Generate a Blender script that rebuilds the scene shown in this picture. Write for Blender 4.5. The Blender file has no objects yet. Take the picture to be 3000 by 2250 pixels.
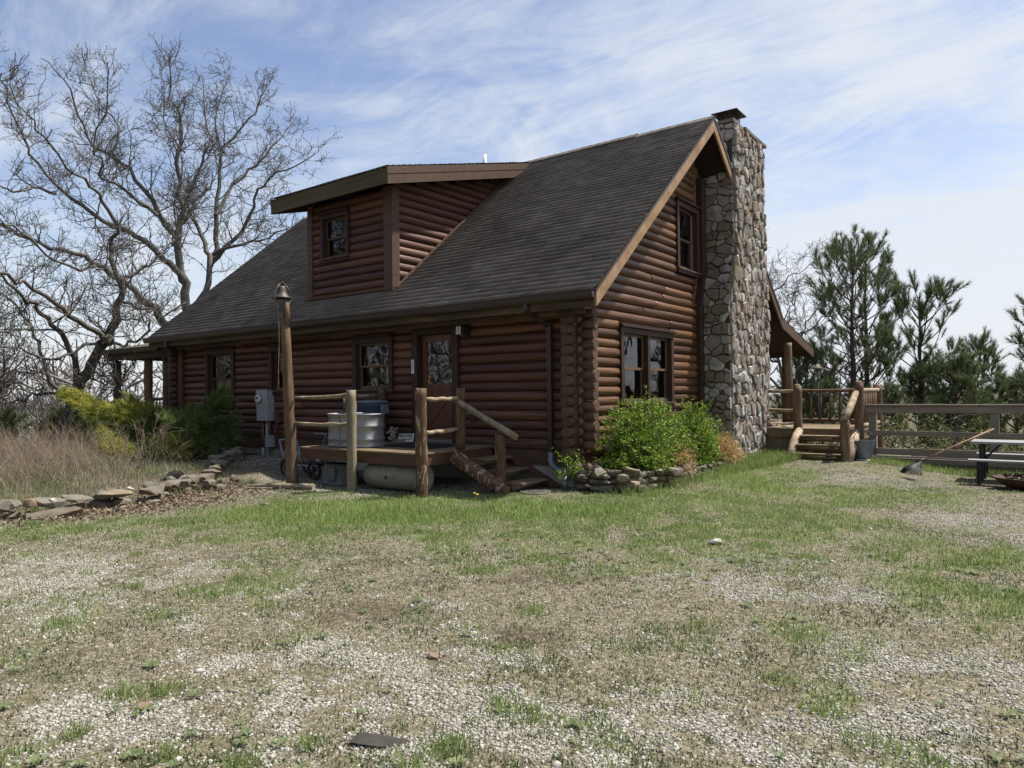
import bpy, math, random
import numpy as np
from mathutils import Vector, Matrix

S = bpy.context.scene
rnd = random.Random(7)
NR = np.random.RandomState(11)
# ------------------------------------------------------------ camera
cd = bpy.data.cameras.new('camera'); cam = bpy.data.objects.new('camera', cd)
S.collection.objects.link(cam); S.camera = cam
CP = Vector((6.1911, -10.107, .9438))
F = Vector((-0.5991756, 0.80053833, 0.01126883)); R = Vector((0.80044259, 0.59927957, -0.01247624)); U = Vector((0.01674089, -0.00154459, 0.99985867))
M = Matrix((R, U, -F)).transposed().to_4x4(); M.translation = CP
cam.matrix_world = M
cd.sensor_width = 36; cd.lens = 36*2078.8/3000; cd.clip_start = .05; cd.clip_end = 9000
S.render.resolution_x = 1024; S.render.resolution_y = 768
S.render.engine = 'CYCLES'
S.cycles.max_bounces = 6; S.cycles.transparent_max_bounces = 12
# ------------------------------------------------------------ world, sun, exposure
sun_to = Vector((.30, .38, .88)).normalized()
el = math.asin(sun_to.z); az = math.atan2(sun_to.x, sun_to.y)
W = bpy.data.worlds.new('World'); S.world = W; W.use_nodes = True
nt = W.node_tree; nt.nodes.clear()
def N(nt, t, **k):
    n = nt.nodes.new(t)
    for a, v in k.items():
        if a == 'i':
            for q, x in v.items(): n.inputs[q].default_value = x
        else: setattr(n, a, v)
    return n
out = N(nt, 'ShaderNodeOutputWorld'); bg = N(nt, 'ShaderNodeBackground', i={'Strength': .088})
sky = N(nt, 'ShaderNodeTexSky', sky_type='NISHITA', sun_disc=False, sun_elevation=el, sun_rotation=az, air_density=1.0, dust_density=1.0, ozone_density=2.0, altitude=300)
L = nt.links.new
tc = N(nt, 'ShaderNodeTexCoord')
sep = N(nt, 'ShaderNodeSeparateXYZ'); L(tc.outputs['Generated'], sep.inputs[0])
def mth(nt, op, a, b=None, c=None, clamp=False):
    n = nt.nodes.new('ShaderNodeMath'); n.operation = op; n.use_clamp = clamp
    for i, v in enumerate((a, b, c)):
        if v is None: continue
        if isinstance(v, (int, float)): n.inputs[i].default_value = v
        else: nt.links.new(v, n.inputs[i])
    return n.outputs[0]
# cirrus: noise on the plane of the cloud deck, stretched along one wind direction
zc = mth(nt, 'ADD', mth(nt, 'MAXIMUM', sep.outputs['Z'], 0.0), .16)
u = mth(nt, 'DIVIDE', sep.outputs['X'], zc); v = mth(nt, 'DIVIDE', sep.outputs['Y'], zc)
cm0 = N(nt, 'ShaderNodeCombineXYZ'); L(u, cm0.inputs[0]); L(v, cm0.inputs[1])
wn = N(nt, 'ShaderNodeTexNoise', i={'Scale': .8, 'Detail': 3, 'Roughness': .5}); L(cm0.outputs[0], wn.inputs['Vector'])
w1 = N(nt, 'ShaderNodeVectorMath', operation='MULTIPLY_ADD'); L(wn.outputs['Color'], w1.inputs[0]); w1.inputs[1].default_value = (.8, .8, 0); L(cm0.outputs[0], w1.inputs[2])
cmb = w1
def cl(rot, sc, scale, det, rough, dist, off):
    mp = N(nt, 'ShaderNodeMapping'); mp.inputs['Rotation'].default_value = (0, 0, rot); mp.inputs['Scale'].default_value = sc; mp.inputs['Location'].default_value = off
    L(cmb.outputs[0], mp.inputs[0])
    n = N(nt, 'ShaderNodeTexNoise', i={'Scale': scale, 'Detail': det, 'Roughness': rough, 'Distortion': dist})
    L(mp.outputs[0], n.inputs['Vector']); return n.outputs['Fac']
big = cl(.5, (1, .75, 1), .7, 6, .6, 1.2, (3.4, 1.2, 0))
fib = cl(.95, (.75, 1.9, 1), 1.3, 12, .68, .7, (1.3, 4.1, 0))
wisp = cl(-.35, (.8, 2.3, 1), 2.6, 12, .70, .8, (7.3, .4, 0))
s_ = mth(nt, 'ADD', mth(nt, 'MULTIPLY', big, 1.1), mth(nt, 'ADD', mth(nt, 'MULTIPLY', fib, .85), mth(nt, 'MULTIPLY', wisp, .6)))
# more veil towards the horizon and towards the east side of the view
side = mth(nt, 'ADD', mth(nt, 'MULTIPLY', sep.outputs['X'], .16), mth(nt, 'MULTIPLY', sep.outputs['Y'], .12))
s_ = mth(nt, 'ADD', s_, side)
hz = mth(nt, 'POWER', mth(nt, 'SUBTRACT', 1.0, mth(nt, 'MAXIMUM', sep.outputs['Z'], 0.0), clamp=True), 5.0)
s_ = mth(nt, 'ADD', s_, mth(nt, 'MULTIPLY', hz, .42))
cr = N(nt, 'ShaderNodeMapRange', i={'From Min': 1.02, 'From Max': 1.62, 'To Min': 0.0, 'To Max': .93}); cr.interpolation_type = 'SMOOTHSTEP'
L(s_, cr.inputs['Value'])
mx = N(nt, 'ShaderNodeMixRGB'); L(cr.outputs[0], mx.inputs['Fac']); 
tint = N(nt, 'ShaderNodeMixRGB', blend_type='MULTIPLY'); tint.inputs['Fac'].default_value = 1; tint.inputs['Color2'].default_value = (1.22, 1.08, 1.04, 1)
L(sky.outputs[0], tint.inputs['Color1'])
L(tint.outputs[0], mx.inputs['Color1']); mx.inputs['Color2'].default_value = (5.0, 5.25, 5.6, 1)
L(mx.outputs[0], bg.inputs['Color']); L(bg.outputs[0], out.inputs[0])
ld = bpy.data.lights.new('sun', 'SUN'); ld.energy = 4.4; ld.angle = math.radians(1.5); ld.color = (1, .95, .87)
lo = bpy.data.objects.new('sun', ld); S.collection.objects.link(lo)
lo.rotation_euler = (-sun_to).to_track_quat('-Z', 'Y').to_euler()
S.view_settings.view_transform = 'Standard'; S.view_settings.look = 'None'; S.view_settings.exposure = .88; S.view_settings.gamma = 1

# ------------------------------------------------------------ materials
def pm(name, cols, sc=(3, 3, 3), rough=.8, bump=0., bsc=None, isl=0., metal=0., detail=6, spec=.3, dark=None, extra=None, emit=None, attr=None):
    """cols: list of colours run through a noise ramp; isl: how far each mesh island shifts along the ramp"""
    m = bpy.data.materials.new(name); m.use_nodes = True; nt = m.node_tree; L = nt.links.new
    b = nt.nodes['Principled BSDF']; b.inputs['Roughness'].default_value = rough; b.inputs['Metallic'].default_value = metal
    b.inputs['Specular IOR Level'].default_value = spec
    tc = N(nt, 'ShaderNodeTexCoord'); mp = N(nt, 'ShaderNodeMapping'); mp.inputs['Scale'].default_value = sc
    L(tc.outputs['Object'], mp.inputs[0])
    n1 = N(nt, 'ShaderNodeTexNoise', i={'Scale': 1., 'Detail': detail, 'Roughness': .6}); L(mp.outputs[0], n1.inputs['Vector'])
    f = n1.outputs['Fac']
    f = mth(nt, 'MULTIPLY_ADD', f, 1.9, -.45)
    if isl:
        g = N(nt, 'ShaderNodeNewGeometry')
        f = mth(nt, 'ADD', mth(nt, 'MULTIPLY', f, 1-isl), mth(nt, 'MULTIPLY', g.outputs['Random Per Island'], isl))
    r = N(nt, 'ShaderNodeValToRGB'); e = r.color_ramp.elements
    k = len(cols)
    while len(e) < k: e.new(.5)
    for i, c in enumerate(cols):
        e[i].position = (i/(k-1)) if k > 1 else 0; e[i].color = (*c, 1)
    L(f, r.inputs[0]); col = r.outputs[0]
    if dark:    # thin dark streaks (checks, knots, stains): (scale xyz, lo, hi, amount, colour)
        m2 = N(nt, 'ShaderNodeMapping'); m2.inputs['Scale'].default_value = dark[0]; L(tc.outputs['Object'], m2.inputs[0])
        n2 = N(nt, 'ShaderNodeTexNoise', i={'Scale': 1., 'Detail': 4, 'Roughness': .65, 'Distortion': .4}); L(m2.outputs[0], n2.inputs['Vector'])
        mr = N(nt, 'ShaderNodeMapRange', i={'From Min': dark[1], 'From Max': dark[2], 'To Min': 0., 'To Max': dark[3]}); L(n2.outputs['Fac'], mr.inputs[0])
        mc = N(nt, 'ShaderNodeMixRGB'); L(mr.outputs[0], mc.inputs[0]); L(col, mc.inputs[1]); mc.inputs[2].default_value = (*dark[4], 1); col = mc.outputs[0]
    L(col, b.inputs['Base Color'])
    if bump:
        m3 = N(nt, 'ShaderNodeMapping'); m3.inputs['Scale'].default_value = bsc or sc; L(tc.outputs['Object'], m3.inputs[0])
        n3 = N(nt, 'ShaderNodeTexNoise', i={'Scale': 1., 'Detail': 5, 'Roughness': .65}); L(m3.outputs[0], n3.inputs['Vector'])
        bp = N(nt, 'ShaderNodeBump', i={'Strength': 1., 'Distance': bump}); L(n3.outputs['Fac'], bp.inputs['Height']); L(bp.outputs[0], b.inputs['Normal'])
    return m
def lin(*c): return tuple(((x/255+.055)/1.055)**2.4 if x > 10 else x/255/12.92 for x in c)
MT = {}
RED = [(.042, .018, .012), (.092, .040, .025), (.19, .095, .058)]
BRN = [(.036, .016, .009), (.085, .038, .019), (.215, .112, .052)]
MT['log_x'] = pm('stained_logs_red', RED, (1.2, 16, 16), .55, .006, (2, 45, 45), .6, dark=((.6, 15, 15), .57, .64, .8, (.015, .008, .006)), spec=.4)
MT['log_y'] = pm('stained_logs_brown', BRN, (16, 1.2, 16), .40, .008, (45, 2, 45), .55, dark=((15, .6, 15), .57, .64, .8, (.02, .010, .006)), spec=.45)
MT['logend'] = pm('log_end_grain', [(.045, .026, .019), (.085, .05, .035), (.15, .092, .06)], (9, 9, 9), .8, .004, (30, 30, 30), .4)
MT['trim'] = pm('dark_brown_trim', [(.030, .017, .013), (.052, .029, .022)], (5, 5, 5), .6, .002, (30, 30, 8))
MT['trim2'] = pm('faded_brown_trim', [(.06, .036, .025), (.11, .065, .043)], (5, 5, 12), .6, .002, (20, 20, 8))
MT['sash'] = pm('golden_sash_wood', [(.10, .062, .035), (.17, .105, .058)], (6, 6, 20), .5)
MT['rake'] = pm('weathered_cedar_board', [(.16, .095, .05), (.27, .17, .095), (.38, .26, .16)], (6, 3, 3), .75, .004, (20, 40, 40), dark=((7, 7, 7), .66, .72, .7, (.06, .035, .02)))
MT['fascia'] = pm('weathered_fascia', [(.028, .018, .012), (.06, .040, .024), (.13, .088, .048)], (.8, 4, 9), .8, .003, (3, 20, 20), dark=((1.1, 3, 2), .56, .66, .8, (.03, .024, .014)))
MT['mossfascia'] = pm('mossy_dormer_fascia', [(.045, .038, .018), (.080, .066, .030), (.12, .085, .05)], (.8, 4, 12), .8, .003, (3, 20, 20))
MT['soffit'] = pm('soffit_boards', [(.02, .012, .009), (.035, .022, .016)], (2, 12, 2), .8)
MT['shingle'] = pm('asphalt_shingles', [(.074, .062, .051), (.135, .116, .098), (.21, .182, .155)], (.8, .8, .8), .95, .004, (70, 70, 70), .38, detail=8, spec=.15, dark=((.6, .9, .9), .56, .7, .5, (.030, .026, .024)))
MT['gutter'] = pm('brown_gutter', [(.028, .019, .016), (.045, .032, .027)], (2, 8, 8), .35, spec=.5)
MT['concrete'] = pm('concrete', [(.24, .22, .18), (.36, .335, .285), (.46, .43, .375)], (2.5, 2.5, 2.5), .9, .004, (30, 30, 30), dark=((1.5, 1.5, 3), .56, .72, .6, (.09, .08, .06)))
MT['mortar'] = pm('mortar', [(.035, .031, .026), (.065, .058, .05)], (9, 9, 9), .95, .006, (60, 60, 60))
STN = [(.075, .066, .056), (.15, .132, .11), (.215, .165, .115), (.19, .178, .158), (.25, .232, .205), (.33, .318, .295), (.17, .115, .085), (.41, .395, .37), (.23, .21, .178), (.11, .10, .088)]
MT['stone'] = pm('field_stone', STN, (5, 5, 5), .9, .018, (22, 22, 22), .82, dark=((7, 7, 7), .58, .75, .5, (.05, .048, .042)))
MT['rock'] = pm('dry_wall_rock', [(.05, .046, .036), (.10, .09, .07), (.17, .155, .125), (.13, .10, .07), (.22, .20, .17)], (5, 5, 5), .95, .012, (18, 18, 18), .6, dark=((5, 5, 5), .55, .7, .5, (.045, .045, .03)))
MT['rock_tan'] = pm('tan_sandstone', [(.17, .135, .095), (.27, .215, .15)], (4, 4, 9), .95, .01, (20, 20, 20))
MT['rock_orange'] = pm('orange_sandstone', [(.15, .10, .07), (.25, .18, .13)], (5, 5, 5), .95, .01, (20, 20, 20))
MT['rock_white'] = pm('white_quartz', [(.30, .28, .24), (.46, .44, .39)], (6, 6, 6), .9, .01, (20, 20, 20))
MT['post'] = pm('peeled_cedar_post', [(.055, .033, .019), (.115, .072, .040), (.24, .17, .11)], (9, 9, 1.3), .7, .012, (35, 35, 2.5), dark=((16, 16, 1.0), .60, .68, .7, (.03, .017, .01)))
MT['postgrey'] = pm('weathered_grey_post', [(.11, .092, .060), (.20, .17, .115), (.30, .26, .19)], (12, 12, 1.2), .85, .010, (40, 40, 2), dark=((20, 20, 1.0), .60, .66, .8, (.04, .03, .02)))
MT['railwood'] = pm('peeled_rail_wood', [(.12, .08, .045), (.26, .20, .13), (.46, .39, .30)], (4, 9, 9), .8, .010, (4, 30, 30), dark=((1.5, 18, 18), .6, .67, .7, (.05, .03, .02)))
MT['deck'] = pm('deck_boards', [(.09, .062, .034), (.16, .115, .068), (.24, .185, .12)], (14, 1.4, 5), .8, .003, (60, 4, 10), .35, dark=((2, 2, 2), .55, .7, .4, (.07, .065, .035)))
MT['deckrim'] = pm('deck_rim_board', [(.065, .034, .020), (.115, .062, .036)], (1.5, 8, 9), .7, .003, (3, 30, 30), dark=((2, 5, 5), .6, .72, .6, (.05, .026, .016)))
MT['paintpost'] = pm('peeling_stained_post', [(.062, .034, .019), (.125, .072, .038)], (9, 9, 2), .7, .006, (30, 30, 3), dark=((15, 15, 4), .56, .60, .9, (.36, .27, .185)))
MT['fence'] = pm('grey_fence_board', [(.12, .10, .078), (.20, .17, .135), (.30, .26, .21)], (1.2, 9, 12), .85, .003, (3, 40, 40), .3, dark=((3, 8, 8), .62, .7, .5, (.05, .038, .03)))
MT['galv'] = pm('galvanised_steel', [(.22, .23, .24), (.36, .37, .38)], (5, 5, 9), .5, .001, (20, 20, 20), metal=.6, spec=.5)
MT['galvdull'] = pm('dull_zinc', [(.16, .18, .20), (.27, .30, .33)], (8, 8, 8), .55, .001, (20, 20, 20), metal=.6)
MT['greybox'] = pm('meter_grey_paint', [(.27, .29, .30), (.36, .38, .38)], (4, 4, 4), .5, dark=((9, 9, 9), .56, .62, .4, (.2, .2, .19)))
MT['pvc'] = pm('grey_pipe', [(.28, .28, .27), (.38, .38, .36)], (4, 4, 4), .5)
MT['rustpipe'] = pm('brown_conduit', [(.10, .055, .035), (.18, .10, .065)], (8, 8, 4), .7)
MT['white'] = pm('white_paint', [(.62, .62, .60), (.75, .75, .72)], (4, 4, 4), .5)
MT['black'] = pm('black_metal', [(.012, .012, .013), (.022, .022, .024)], (8, 8, 8), .5)
MT['iron'] = pm('aged_iron', [(.05, .045, .04), (.10, .09, .08)], (14, 14, 14), .55, .002, (50, 50, 50), metal=.5)
MT['door'] = pm('varnished_door_wood', [(.075, .028, .015), (.135, .055, .028)], (10, 10, 1.5), .4, .001, (40, 40, 4), spec=.5)
MT['mat'] = pm('black_rubber_mat', [(.010, .011, .014), (.02, .021, .025)], (60, 60, 60), .9, .002, (150, 150, 150))
MT['bin'] = pm('blue_plastic_bin', [(.045, .075, .12), (.065, .10, .155)], (6, 6, 6), .5)
MT['binlid'] = pm('grey_blue_lid', [(.10, .125, .145), (.15, .18, .20)], (6, 6, 6), .5)
MT['tub'] = pm('grey_plastic_tub', [(.10, .10, .098), (.155, .155, .15)], (5, 5, 5), .6, dark=((4, 4, 2), .52, .66, .6, (.08, .07, .05)))
MT['culvert'] = pm('old_tank_grey', [(.19, .175, .145), (.29, .27, .225)], (4, 4, 4), .7, .002, (20, 20, 20), dark=((2.5, 2.5, 4), .55, .7, .6, (.09, .08, .06)))
MT['bark'] = pm('oak_bark', [(.062, .058, .054), (.12, .115, .108), (.20, .193, .18)], (7, 7, 3), .95, .02, (16, 16, 5))
MT['bark_dark'] = pm('dark_bark', [(.07, .06, .052), (.14, .122, .105)], (9, 9, 4), .95, .015, (20, 20, 6))
MT['bark_pine'] = pm('pine_bark', [(.045, .033, .026), (.095, .07, .055)], (12, 12, 4), .95, .015, (25, 25, 8))
MT['bark_b'] = pm('oak_bark_dark', [(.045, .040, .035), (.10, .09, .078), (.18, .165, .145)], (7, 7, 3), .95, .02, (16, 16, 5))
MT['bud'] = pm('oak_buds', [(.09, .07, .05), (.14, .12, .08), (.16, .16, .09)], (2, 2, 2), .8, isl=.7)
def leafm(name, cols, isl=.75, rough=.5, tr=.25, sc=(1.2, 1.2, 1.2)):
    m = pm(name, cols, sc, rough, isl=isl, spec=.35); nt = m.node_tree; b = nt.nodes['Principled BSDF']
    o = [n for n in nt.nodes if n.type == 'OUTPUT_MATERIAL'][0]
    t = N(nt, 'ShaderNodeBsdfTranslucent'); ms = N(nt, 'ShaderNodeMixShader'); ms.inputs[0].default_value = tr
    src = b.inputs['Base Color'].links[0].from_socket
    nt.links.new(src, t.inputs[0]); nt.links.new(b.outputs[0], ms.inputs[1]); nt.links.new(t.outputs[0], ms.inputs[2]); nt.links.new(ms.outputs[0], o.inputs[0])
    return m
MT['pine'] = leafm('pine_needles', [(.045, .066, .028), (.090, .122, .05), (.19, .22, .095)], .6, .5, .3)
MT['box'] = leafm('shrub_leaves', [(.06, .12, .012), (.15, .25, .022), (.32, .41, .05)], .75, .5, .3, (3, 3, 3))
MT['juniper'] = leafm('juniper_sprays', [(.025, .052, .016), (.085, .135, .03), (.26, .29, .06)], .5, .6, .2, (1.3, 1.3, 1.3))
MT['juniper_y'] = leafm('golden_juniper_sprays', [(.09, .12, .02), (.27, .28, .04), (.46, .43, .08)], .6, .6, .2, (1.6, 1.6, 1.6))
MT['cedar_mid'] = leafm('young_cedar', [(.035, .055, .018), (.07, .09, .03), (.11, .125, .045)], .6, .6, .2)
MT['tanleaf'] = leafm('dry_tan_leaves', [(.32, .19, .06), (.48, .31, .11), (.62, .45, .20)], .7, .7, .3, (4, 4, 4))
MT['grass'] = leafm('green_grass', [(.085, .13, .035), (.15, .22, .060), (.24, .31, .10), (.36, .38, .18)], .75, .5, .45, (.7, .7, .7))
MT['lush'] = leafm('lush_grass', [(.11, .17, .04), (.19, .28, .07), (.29, .40, .11), (.42, .46, .20)], .75, .5, .45, (.7, .7, .7))
MT['straw'] = leafm('dry_grass', [(.09, .075, .048), (.22, .19, .13), (.43, .395, .30)], .85, .7, .2)
MT['weed'] = leafm('weed_leaves', [(.05, .08, .028), (.10, .14, .052), (.20, .225, .11)], .8, .5, .2)
MT['twig'] = pm('dry_pinkish_twigs', [(.09, .066, .048), (.18, .138, .10), (.34, .28, .21)], (3, 3, 3), .8, isl=.8)
MT['leaflit'] = leafm('fallen_leaves', [(.075, .05, .033), (.16, .115, .075), (.30, .23, .165)], .85, .7, .1)
MT['pebble'] = pm('limestone_gravel', [(.09, .08, .062), (.20, .185, .152), (.33, .315, .275), (.49, .475, .435)], (4, 4, 4), .85, .003, (90, 90, 90), .85)
MT['yellow'] = pm('dandelion_yellow', [(.75, .5, .02), (.85, .62, .04)], (9, 9, 9), .7)
MT['glass_dark'] = None
def glass(name, tint=(.02, .022, .022), rough=.01, trans=.75, f0=.015):
    m = bpy.data.materials.new(name); m.use_nodes = True; nt = m.node_tree; nt.nodes.clear()
    o = N(nt, 'ShaderNodeOutputMaterial'); g = N(nt, 'ShaderNodeBsdfGlossy', i={'Roughness': rough, 'Color': (.95, .97, 1, 1)})
    t = N(nt, 'ShaderNodeBsdfTransparent', i={'Color': (trans, trans, trans, 1)})
    fr = N(nt, 'ShaderNodeFresnel', i={'IOR': 1.5}); a = mth(nt, 'MULTIPLY_ADD', fr.outputs[0], 1.15, f0, clamp=True)
    # old panes are slightly wavy
    tc = N(nt, 'ShaderNodeTexCoord'); n = N(nt, 'ShaderNodeTexNoise', i={'Scale': 3.2, 'Detail': 1}); nt.links.new(tc.outputs['Object'], n.inputs['Vector'])
    bp = N(nt, 'ShaderNodeBump', i={'Strength': 1., 'Distance': .0018}); nt.links.new(n.outputs['Fac'], bp.inputs['Height']); nt.links.new(bp.outputs[0], g.inputs['Normal'])
    ms = N(nt, 'ShaderNodeMixShader'); nt.links.new(a, ms.inputs[0]); nt.links.new(t.outputs[0], ms.inputs[1]); nt.links.new(g.outputs[0], ms.inputs[2]); nt.links.new(ms.outputs[0], o.inputs[0])
    return m
MT['glass'] = glass('window_glass'); MT['screen'] = pm('insect_screen', [(.03, .032, .034), (.04, .042, .045)], (9, 9, 9), .7)
MT['room'] = pm('dim_room_walls', [(.10, .07, .05), (.14, .10, .07)], (2, 2, 2), .9)
MT['curtain'] = pm('pale_curtain', [(.30, .27, .20), (.42, .39, .30)], (30, 30, 1), .9)
MT['lampglass'] = pm('frosted_lamp_glass', [(.5, .49, .45), (.62, .61, .56)], (9, 9, 9), .4)
# ------------------------------------------------------------ mesh helpers
COL = S.collection
class MB:
    def __init__(s): s.v = []; s.f = []; s.sm = []
    def add(s, V, Fc, smooth=False):
        o = len(s.v); s.v += [tuple(map(float, p)) for p in V]; s.f += [tuple(i+o for i in q) for q in Fc]; s.sm += [smooth]*len(Fc); return s
    def box(s, x0, x1, y0, y1, z0, z1):
        V = [(x, y, z) for z in (z0, z1) for y in (y0, y1) for x in (x0, x1)]
        return s.add(V, [(0, 2, 3, 1), (4, 5, 7, 6), (0, 1, 5, 4), (2, 6, 7, 3), (0, 4, 6, 2), (1, 3, 7, 5)])
    def obox(s, c, ax, ay, az):     # centre and three half-axes
        c, ax, ay, az = map(Vector, (c, ax, ay, az))
        V = [c+ax*i+ay*j+az*k for k in (-1, 1) for j in (-1, 1) for i in (-1, 1)]
        return s.add(V, [(0, 2, 3, 1), (4, 5, 7, 6), (0, 1, 5, 4), (2, 6, 7, 3), (0, 4, 6, 2), (1, 3, 7, 5)])
    def beam(s, a, b, w, h, up=(0, 0, 1)):
        a, b = Vector(a), Vector(b); d = (b-a); l = d.length; d.normalize(); sd = d.cross(Vector(up)).normalized(); u = sd.cross(d)
        return s.obox((a+b)/2, d*l/2, sd*w/2, u*h/2)
    def prism(s, poly, n, axis_vec):   # poly: list of 3D points, extruded by axis_vec
        k = len(poly); P = [Vector(p) for p in poly]; a = Vector(axis_vec)
        V = P+[p+a for p in P]
        return s.add(V, [tuple(range(k))[::-1], tuple(range(k, 2*k))]+[(i, (i+1) % k, k+(i+1) % k, k+i) for i in range(k)])
    def tube(s, pts, rad, n=8, cap=True, rough=0., sq=1.):
        P = [Vector(p) for p in pts]; k = len(P)
        if isinstance(rad, (int, float)): rad = [rad]*k
        V = []; up = None
        for i in range(k):
            d = (P[min(i+1, k-1)]-P[max(i-1, 0)]).normalized()
            if up is None:
                up = Vector((0, 0, 1)) if abs(d.z) < .9 else Vector((1, 0, 0))
            sd = d.cross(up).normalized(); up = sd.cross(d).normalized()
            for j in range(n):
                t = 2*math.pi*j/n; r = rad[i]*(1+(rnd.uniform(-rough, rough) if rough else 0))
                V.append(P[i]+sd*math.cos(t)*r+up*math.sin(t)*r*sq)
        Fc = [(i*n+j, i*n+(j+1) % n, (i+1)*n+(j+1) % n, (i+1)*n+j) for i in range(k-1) for j in range(n)]
        s.add(V, Fc, True)
        if cap:
            o = len(s.v)-len(V)
            s.f.append(tuple(o+j for j in range(n))[::-1]); s.f.append(tuple(o+(k-1)*n+j for j in range(n))); s.sm += [False, False]
        return s
    def lathe(s, c, prof, n=24, sx=1, sy=1, smooth=True):
        c = Vector(c); V = []
        for r, z in prof:
            for j in range(n):
                t = 2*math.pi*j/n; V.append(c+Vector((math.cos(t)*r*sx, math.sin(t)*r*sy, z)))
        k = len(prof); Fc = [(i*n+j, i*n+(j+1) % n, (i+1)*n+(j+1) % n, (i+1)*n+j) for i in range(k-1) for j in range(n)]
        s.add(V, Fc, smooth)
        o = len(s.v)-len(V)
        s.f.append(tuple(o+j for j in range(n))[::-1]); s.f.append(tuple(o+(k-1)*n+j for j in range(n))); s.sm += [False, False]
        return s
    def build(s, name, mat, parent=None, origin=None):
        off = Vector(parent['_w']) if parent is not None else Vector(origin or (0, 0, 0))
        me = bpy.data.meshes.new(name); me.from_pydata([tuple(Vector(p)-off) for p in s.v], [], s.f)
        me.polygons.foreach_set('use_smooth', s.sm); me.update()
        o = bpy.data.objects.new(name, me); COL.objects.link(o); me.materials.append(MT[mat] if isinstance(mat, str) else mat)
        if parent is not None: o.parent = parent
        else: o.location = off
        o['_w'] = tuple(off); return o
def npmesh(name, V, Fc, mat, parent=None, origin=(0, 0, 0), smooth=False):
    """V (n,3), Fc (m,k) arrays"""
    off = np.array(parent['_w'] if parent is not None else origin, float)
    me = bpy.data.meshes.new(name); n, (m, k) = len(V), Fc.shape
    me.vertices.add(n); me.vertices.foreach_set('co', (np.asarray(V, float)-off).astype('f').ravel())
    me.loops.add(m*k); me.loops.foreach_set('vertex_index', Fc.astype('i').ravel())
    me.polygons.add(m); me.polygons.foreach_set('loop_start', (np.arange(m)*k).astype('i')); me.polygons.foreach_set('loop_total', np.full(m, k, 'i'))
    if smooth: me.polygons.foreach_set('use_smooth', np.ones(m, bool))
    me.update(calc_edges=True); me.validate()
    o = bpy.data.objects.new(name, me); COL.objects.link(o); me.materials.append(MT[mat])
    if parent is not None: o.parent = parent
    else: o.location = tuple(off)
    o['_w'] = tuple(off); return o
def tag(o, label=None, cat=None, group=None, kind=None):
    for k, v in (('label', label), ('category', cat), ('group', group), ('kind', kind)):
        if v: o[k] = v
    return o
def thing(name, loc, label, cat, group=None):
    o = bpy.data.objects.new(name, None); COL.objects.link(o); o.location = loc; o.empty_display_size = .2; o['_w'] = tuple(loc)
    return tag(o, label, cat, group)
def vnoise(x, y, seed=0):
    x = np.asarray(x, float); y = np.asarray(y, float); xi = np.floor(x).astype(np.int64); yi = np.floor(y).astype(np.int64)
    def h(a, b):
        n = (a*374761393+b*668265263+seed*2147483647) & 0xffffffff; n = ((n ^ (n >> 13))*1274126177) & 0xffffffff
        return ((n ^ (n >> 16)) & 0xffff)/65535.
    fx = x-xi; fy = y-yi; fx = fx*fx*(3-2*fx); fy = fy*fy*(3-2*fy)
    return (h(xi, yi)*(1-fx)+h(xi+1, yi)*fx)*(1-fy)+(h(xi, yi+1)*(1-fx)+h(xi+1, yi+1)*fx)*fy
def fbm(x, y, sc, seed=0, o=4):
    t = 0; a = .5; s = sc; tot = 0
    for i in range(o): t = t+a*vnoise(x*s, y*s, seed+i); tot += a; a *= .5; s *= 2.03
    return t/tot

# ------------------------------------------------------------ ground
def sstep(a, b, x): t = np.clip((x-a)/(b-a), 0, 1); return t*t*(3-2*t)
def gh(x, y):
    x = np.asarray(x, float); y = np.asarray(y, float)
    z = -.66+.05*(fbm(x, y, .25, 3)-.5)+.02*(fbm(x, y, 1.3, 9)-.5)
    z = z+.20*sstep(-5.4, -6.6, x)*sstep(1.5, 0, y)*sstep(-30, -16, x)          # bed behind the stone border
    z = z-.16*sstep(3.2, 5, x)*sstep(2, 5, y)                              # dips towards the board fence
    z = z-4.5*sstep(8.5, 30, y)-2.2*sstep(-12, -26, x)-5*sstep(-24, -60, x)
    z = z-22*sstep(35, 260, y)-14*sstep(-60, -250, x)
    r = np.hypot(x-6, y+10)
    z = z+(24+6*fbm(x, y, .004, 5)+2*fbm(x, y, .02, 8))*sstep(350, 900, r)*sstep(-100, 50, y-x*.2)*1.
    return z
GREEN = [(-1.5,-3.8,2.0,2.1),(.6,-2.7,1.8,2.1),(1.9,-.9,1.4,2.9),(2.9,-.9,1.1,2.6),(4.0,-.8,1.1,1.5),(1.9,4.0,.8,1.9),(5.4,-2.2,1.0,.8),(5.7,-3.8,.6,.8),(-3.6,-6.6,.5,.5),(3.6,1.6,1.2,1.2)]
GRAV = [(3.2,-7.9,.9,.5),(4.1,-7.4,.7,.4),(3.1,-7.2,.6,.3),(4.2,-4.4,.5,.4),(4.0,-3.5,.6,.2),(5.3,0,1.0,.9),(5.8,-.7,.7,1.1),(-.9,-7.3,1.1,.9),(2.4,-7.7,.6,.3),(5.0,-6.9,.4,.3),(5.7,-6.3,.5,.2),(.7,-1.0,.4,.4),(3.2,3.5,1.0,1.1),(5.0,-4.1,.5,.4),(5.7,-5.4,.5,.3),(2.2,-8.6,.3,.2),(-2.6,-1.6,2.2,.9),(4.3,-8.3,1.6,.5),(5.6,-7.5,.8,.4)]
BROWN = [(-.3,-6.2,.7,.6),(2.3,-6.4,.9,.5),(3.4,-6.4,.5,.3),(2.8,-8.3,.4,.2),(1.3,-8.4,.4,.4),(2.8,-5.1,.9,.4),(-4.3,-4.9,.8,.9),(5.2,-6.0,.4,.3),(3.8,-7.4,.2,.1),(-2.6,-3.6,1.2,.5)]
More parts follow.
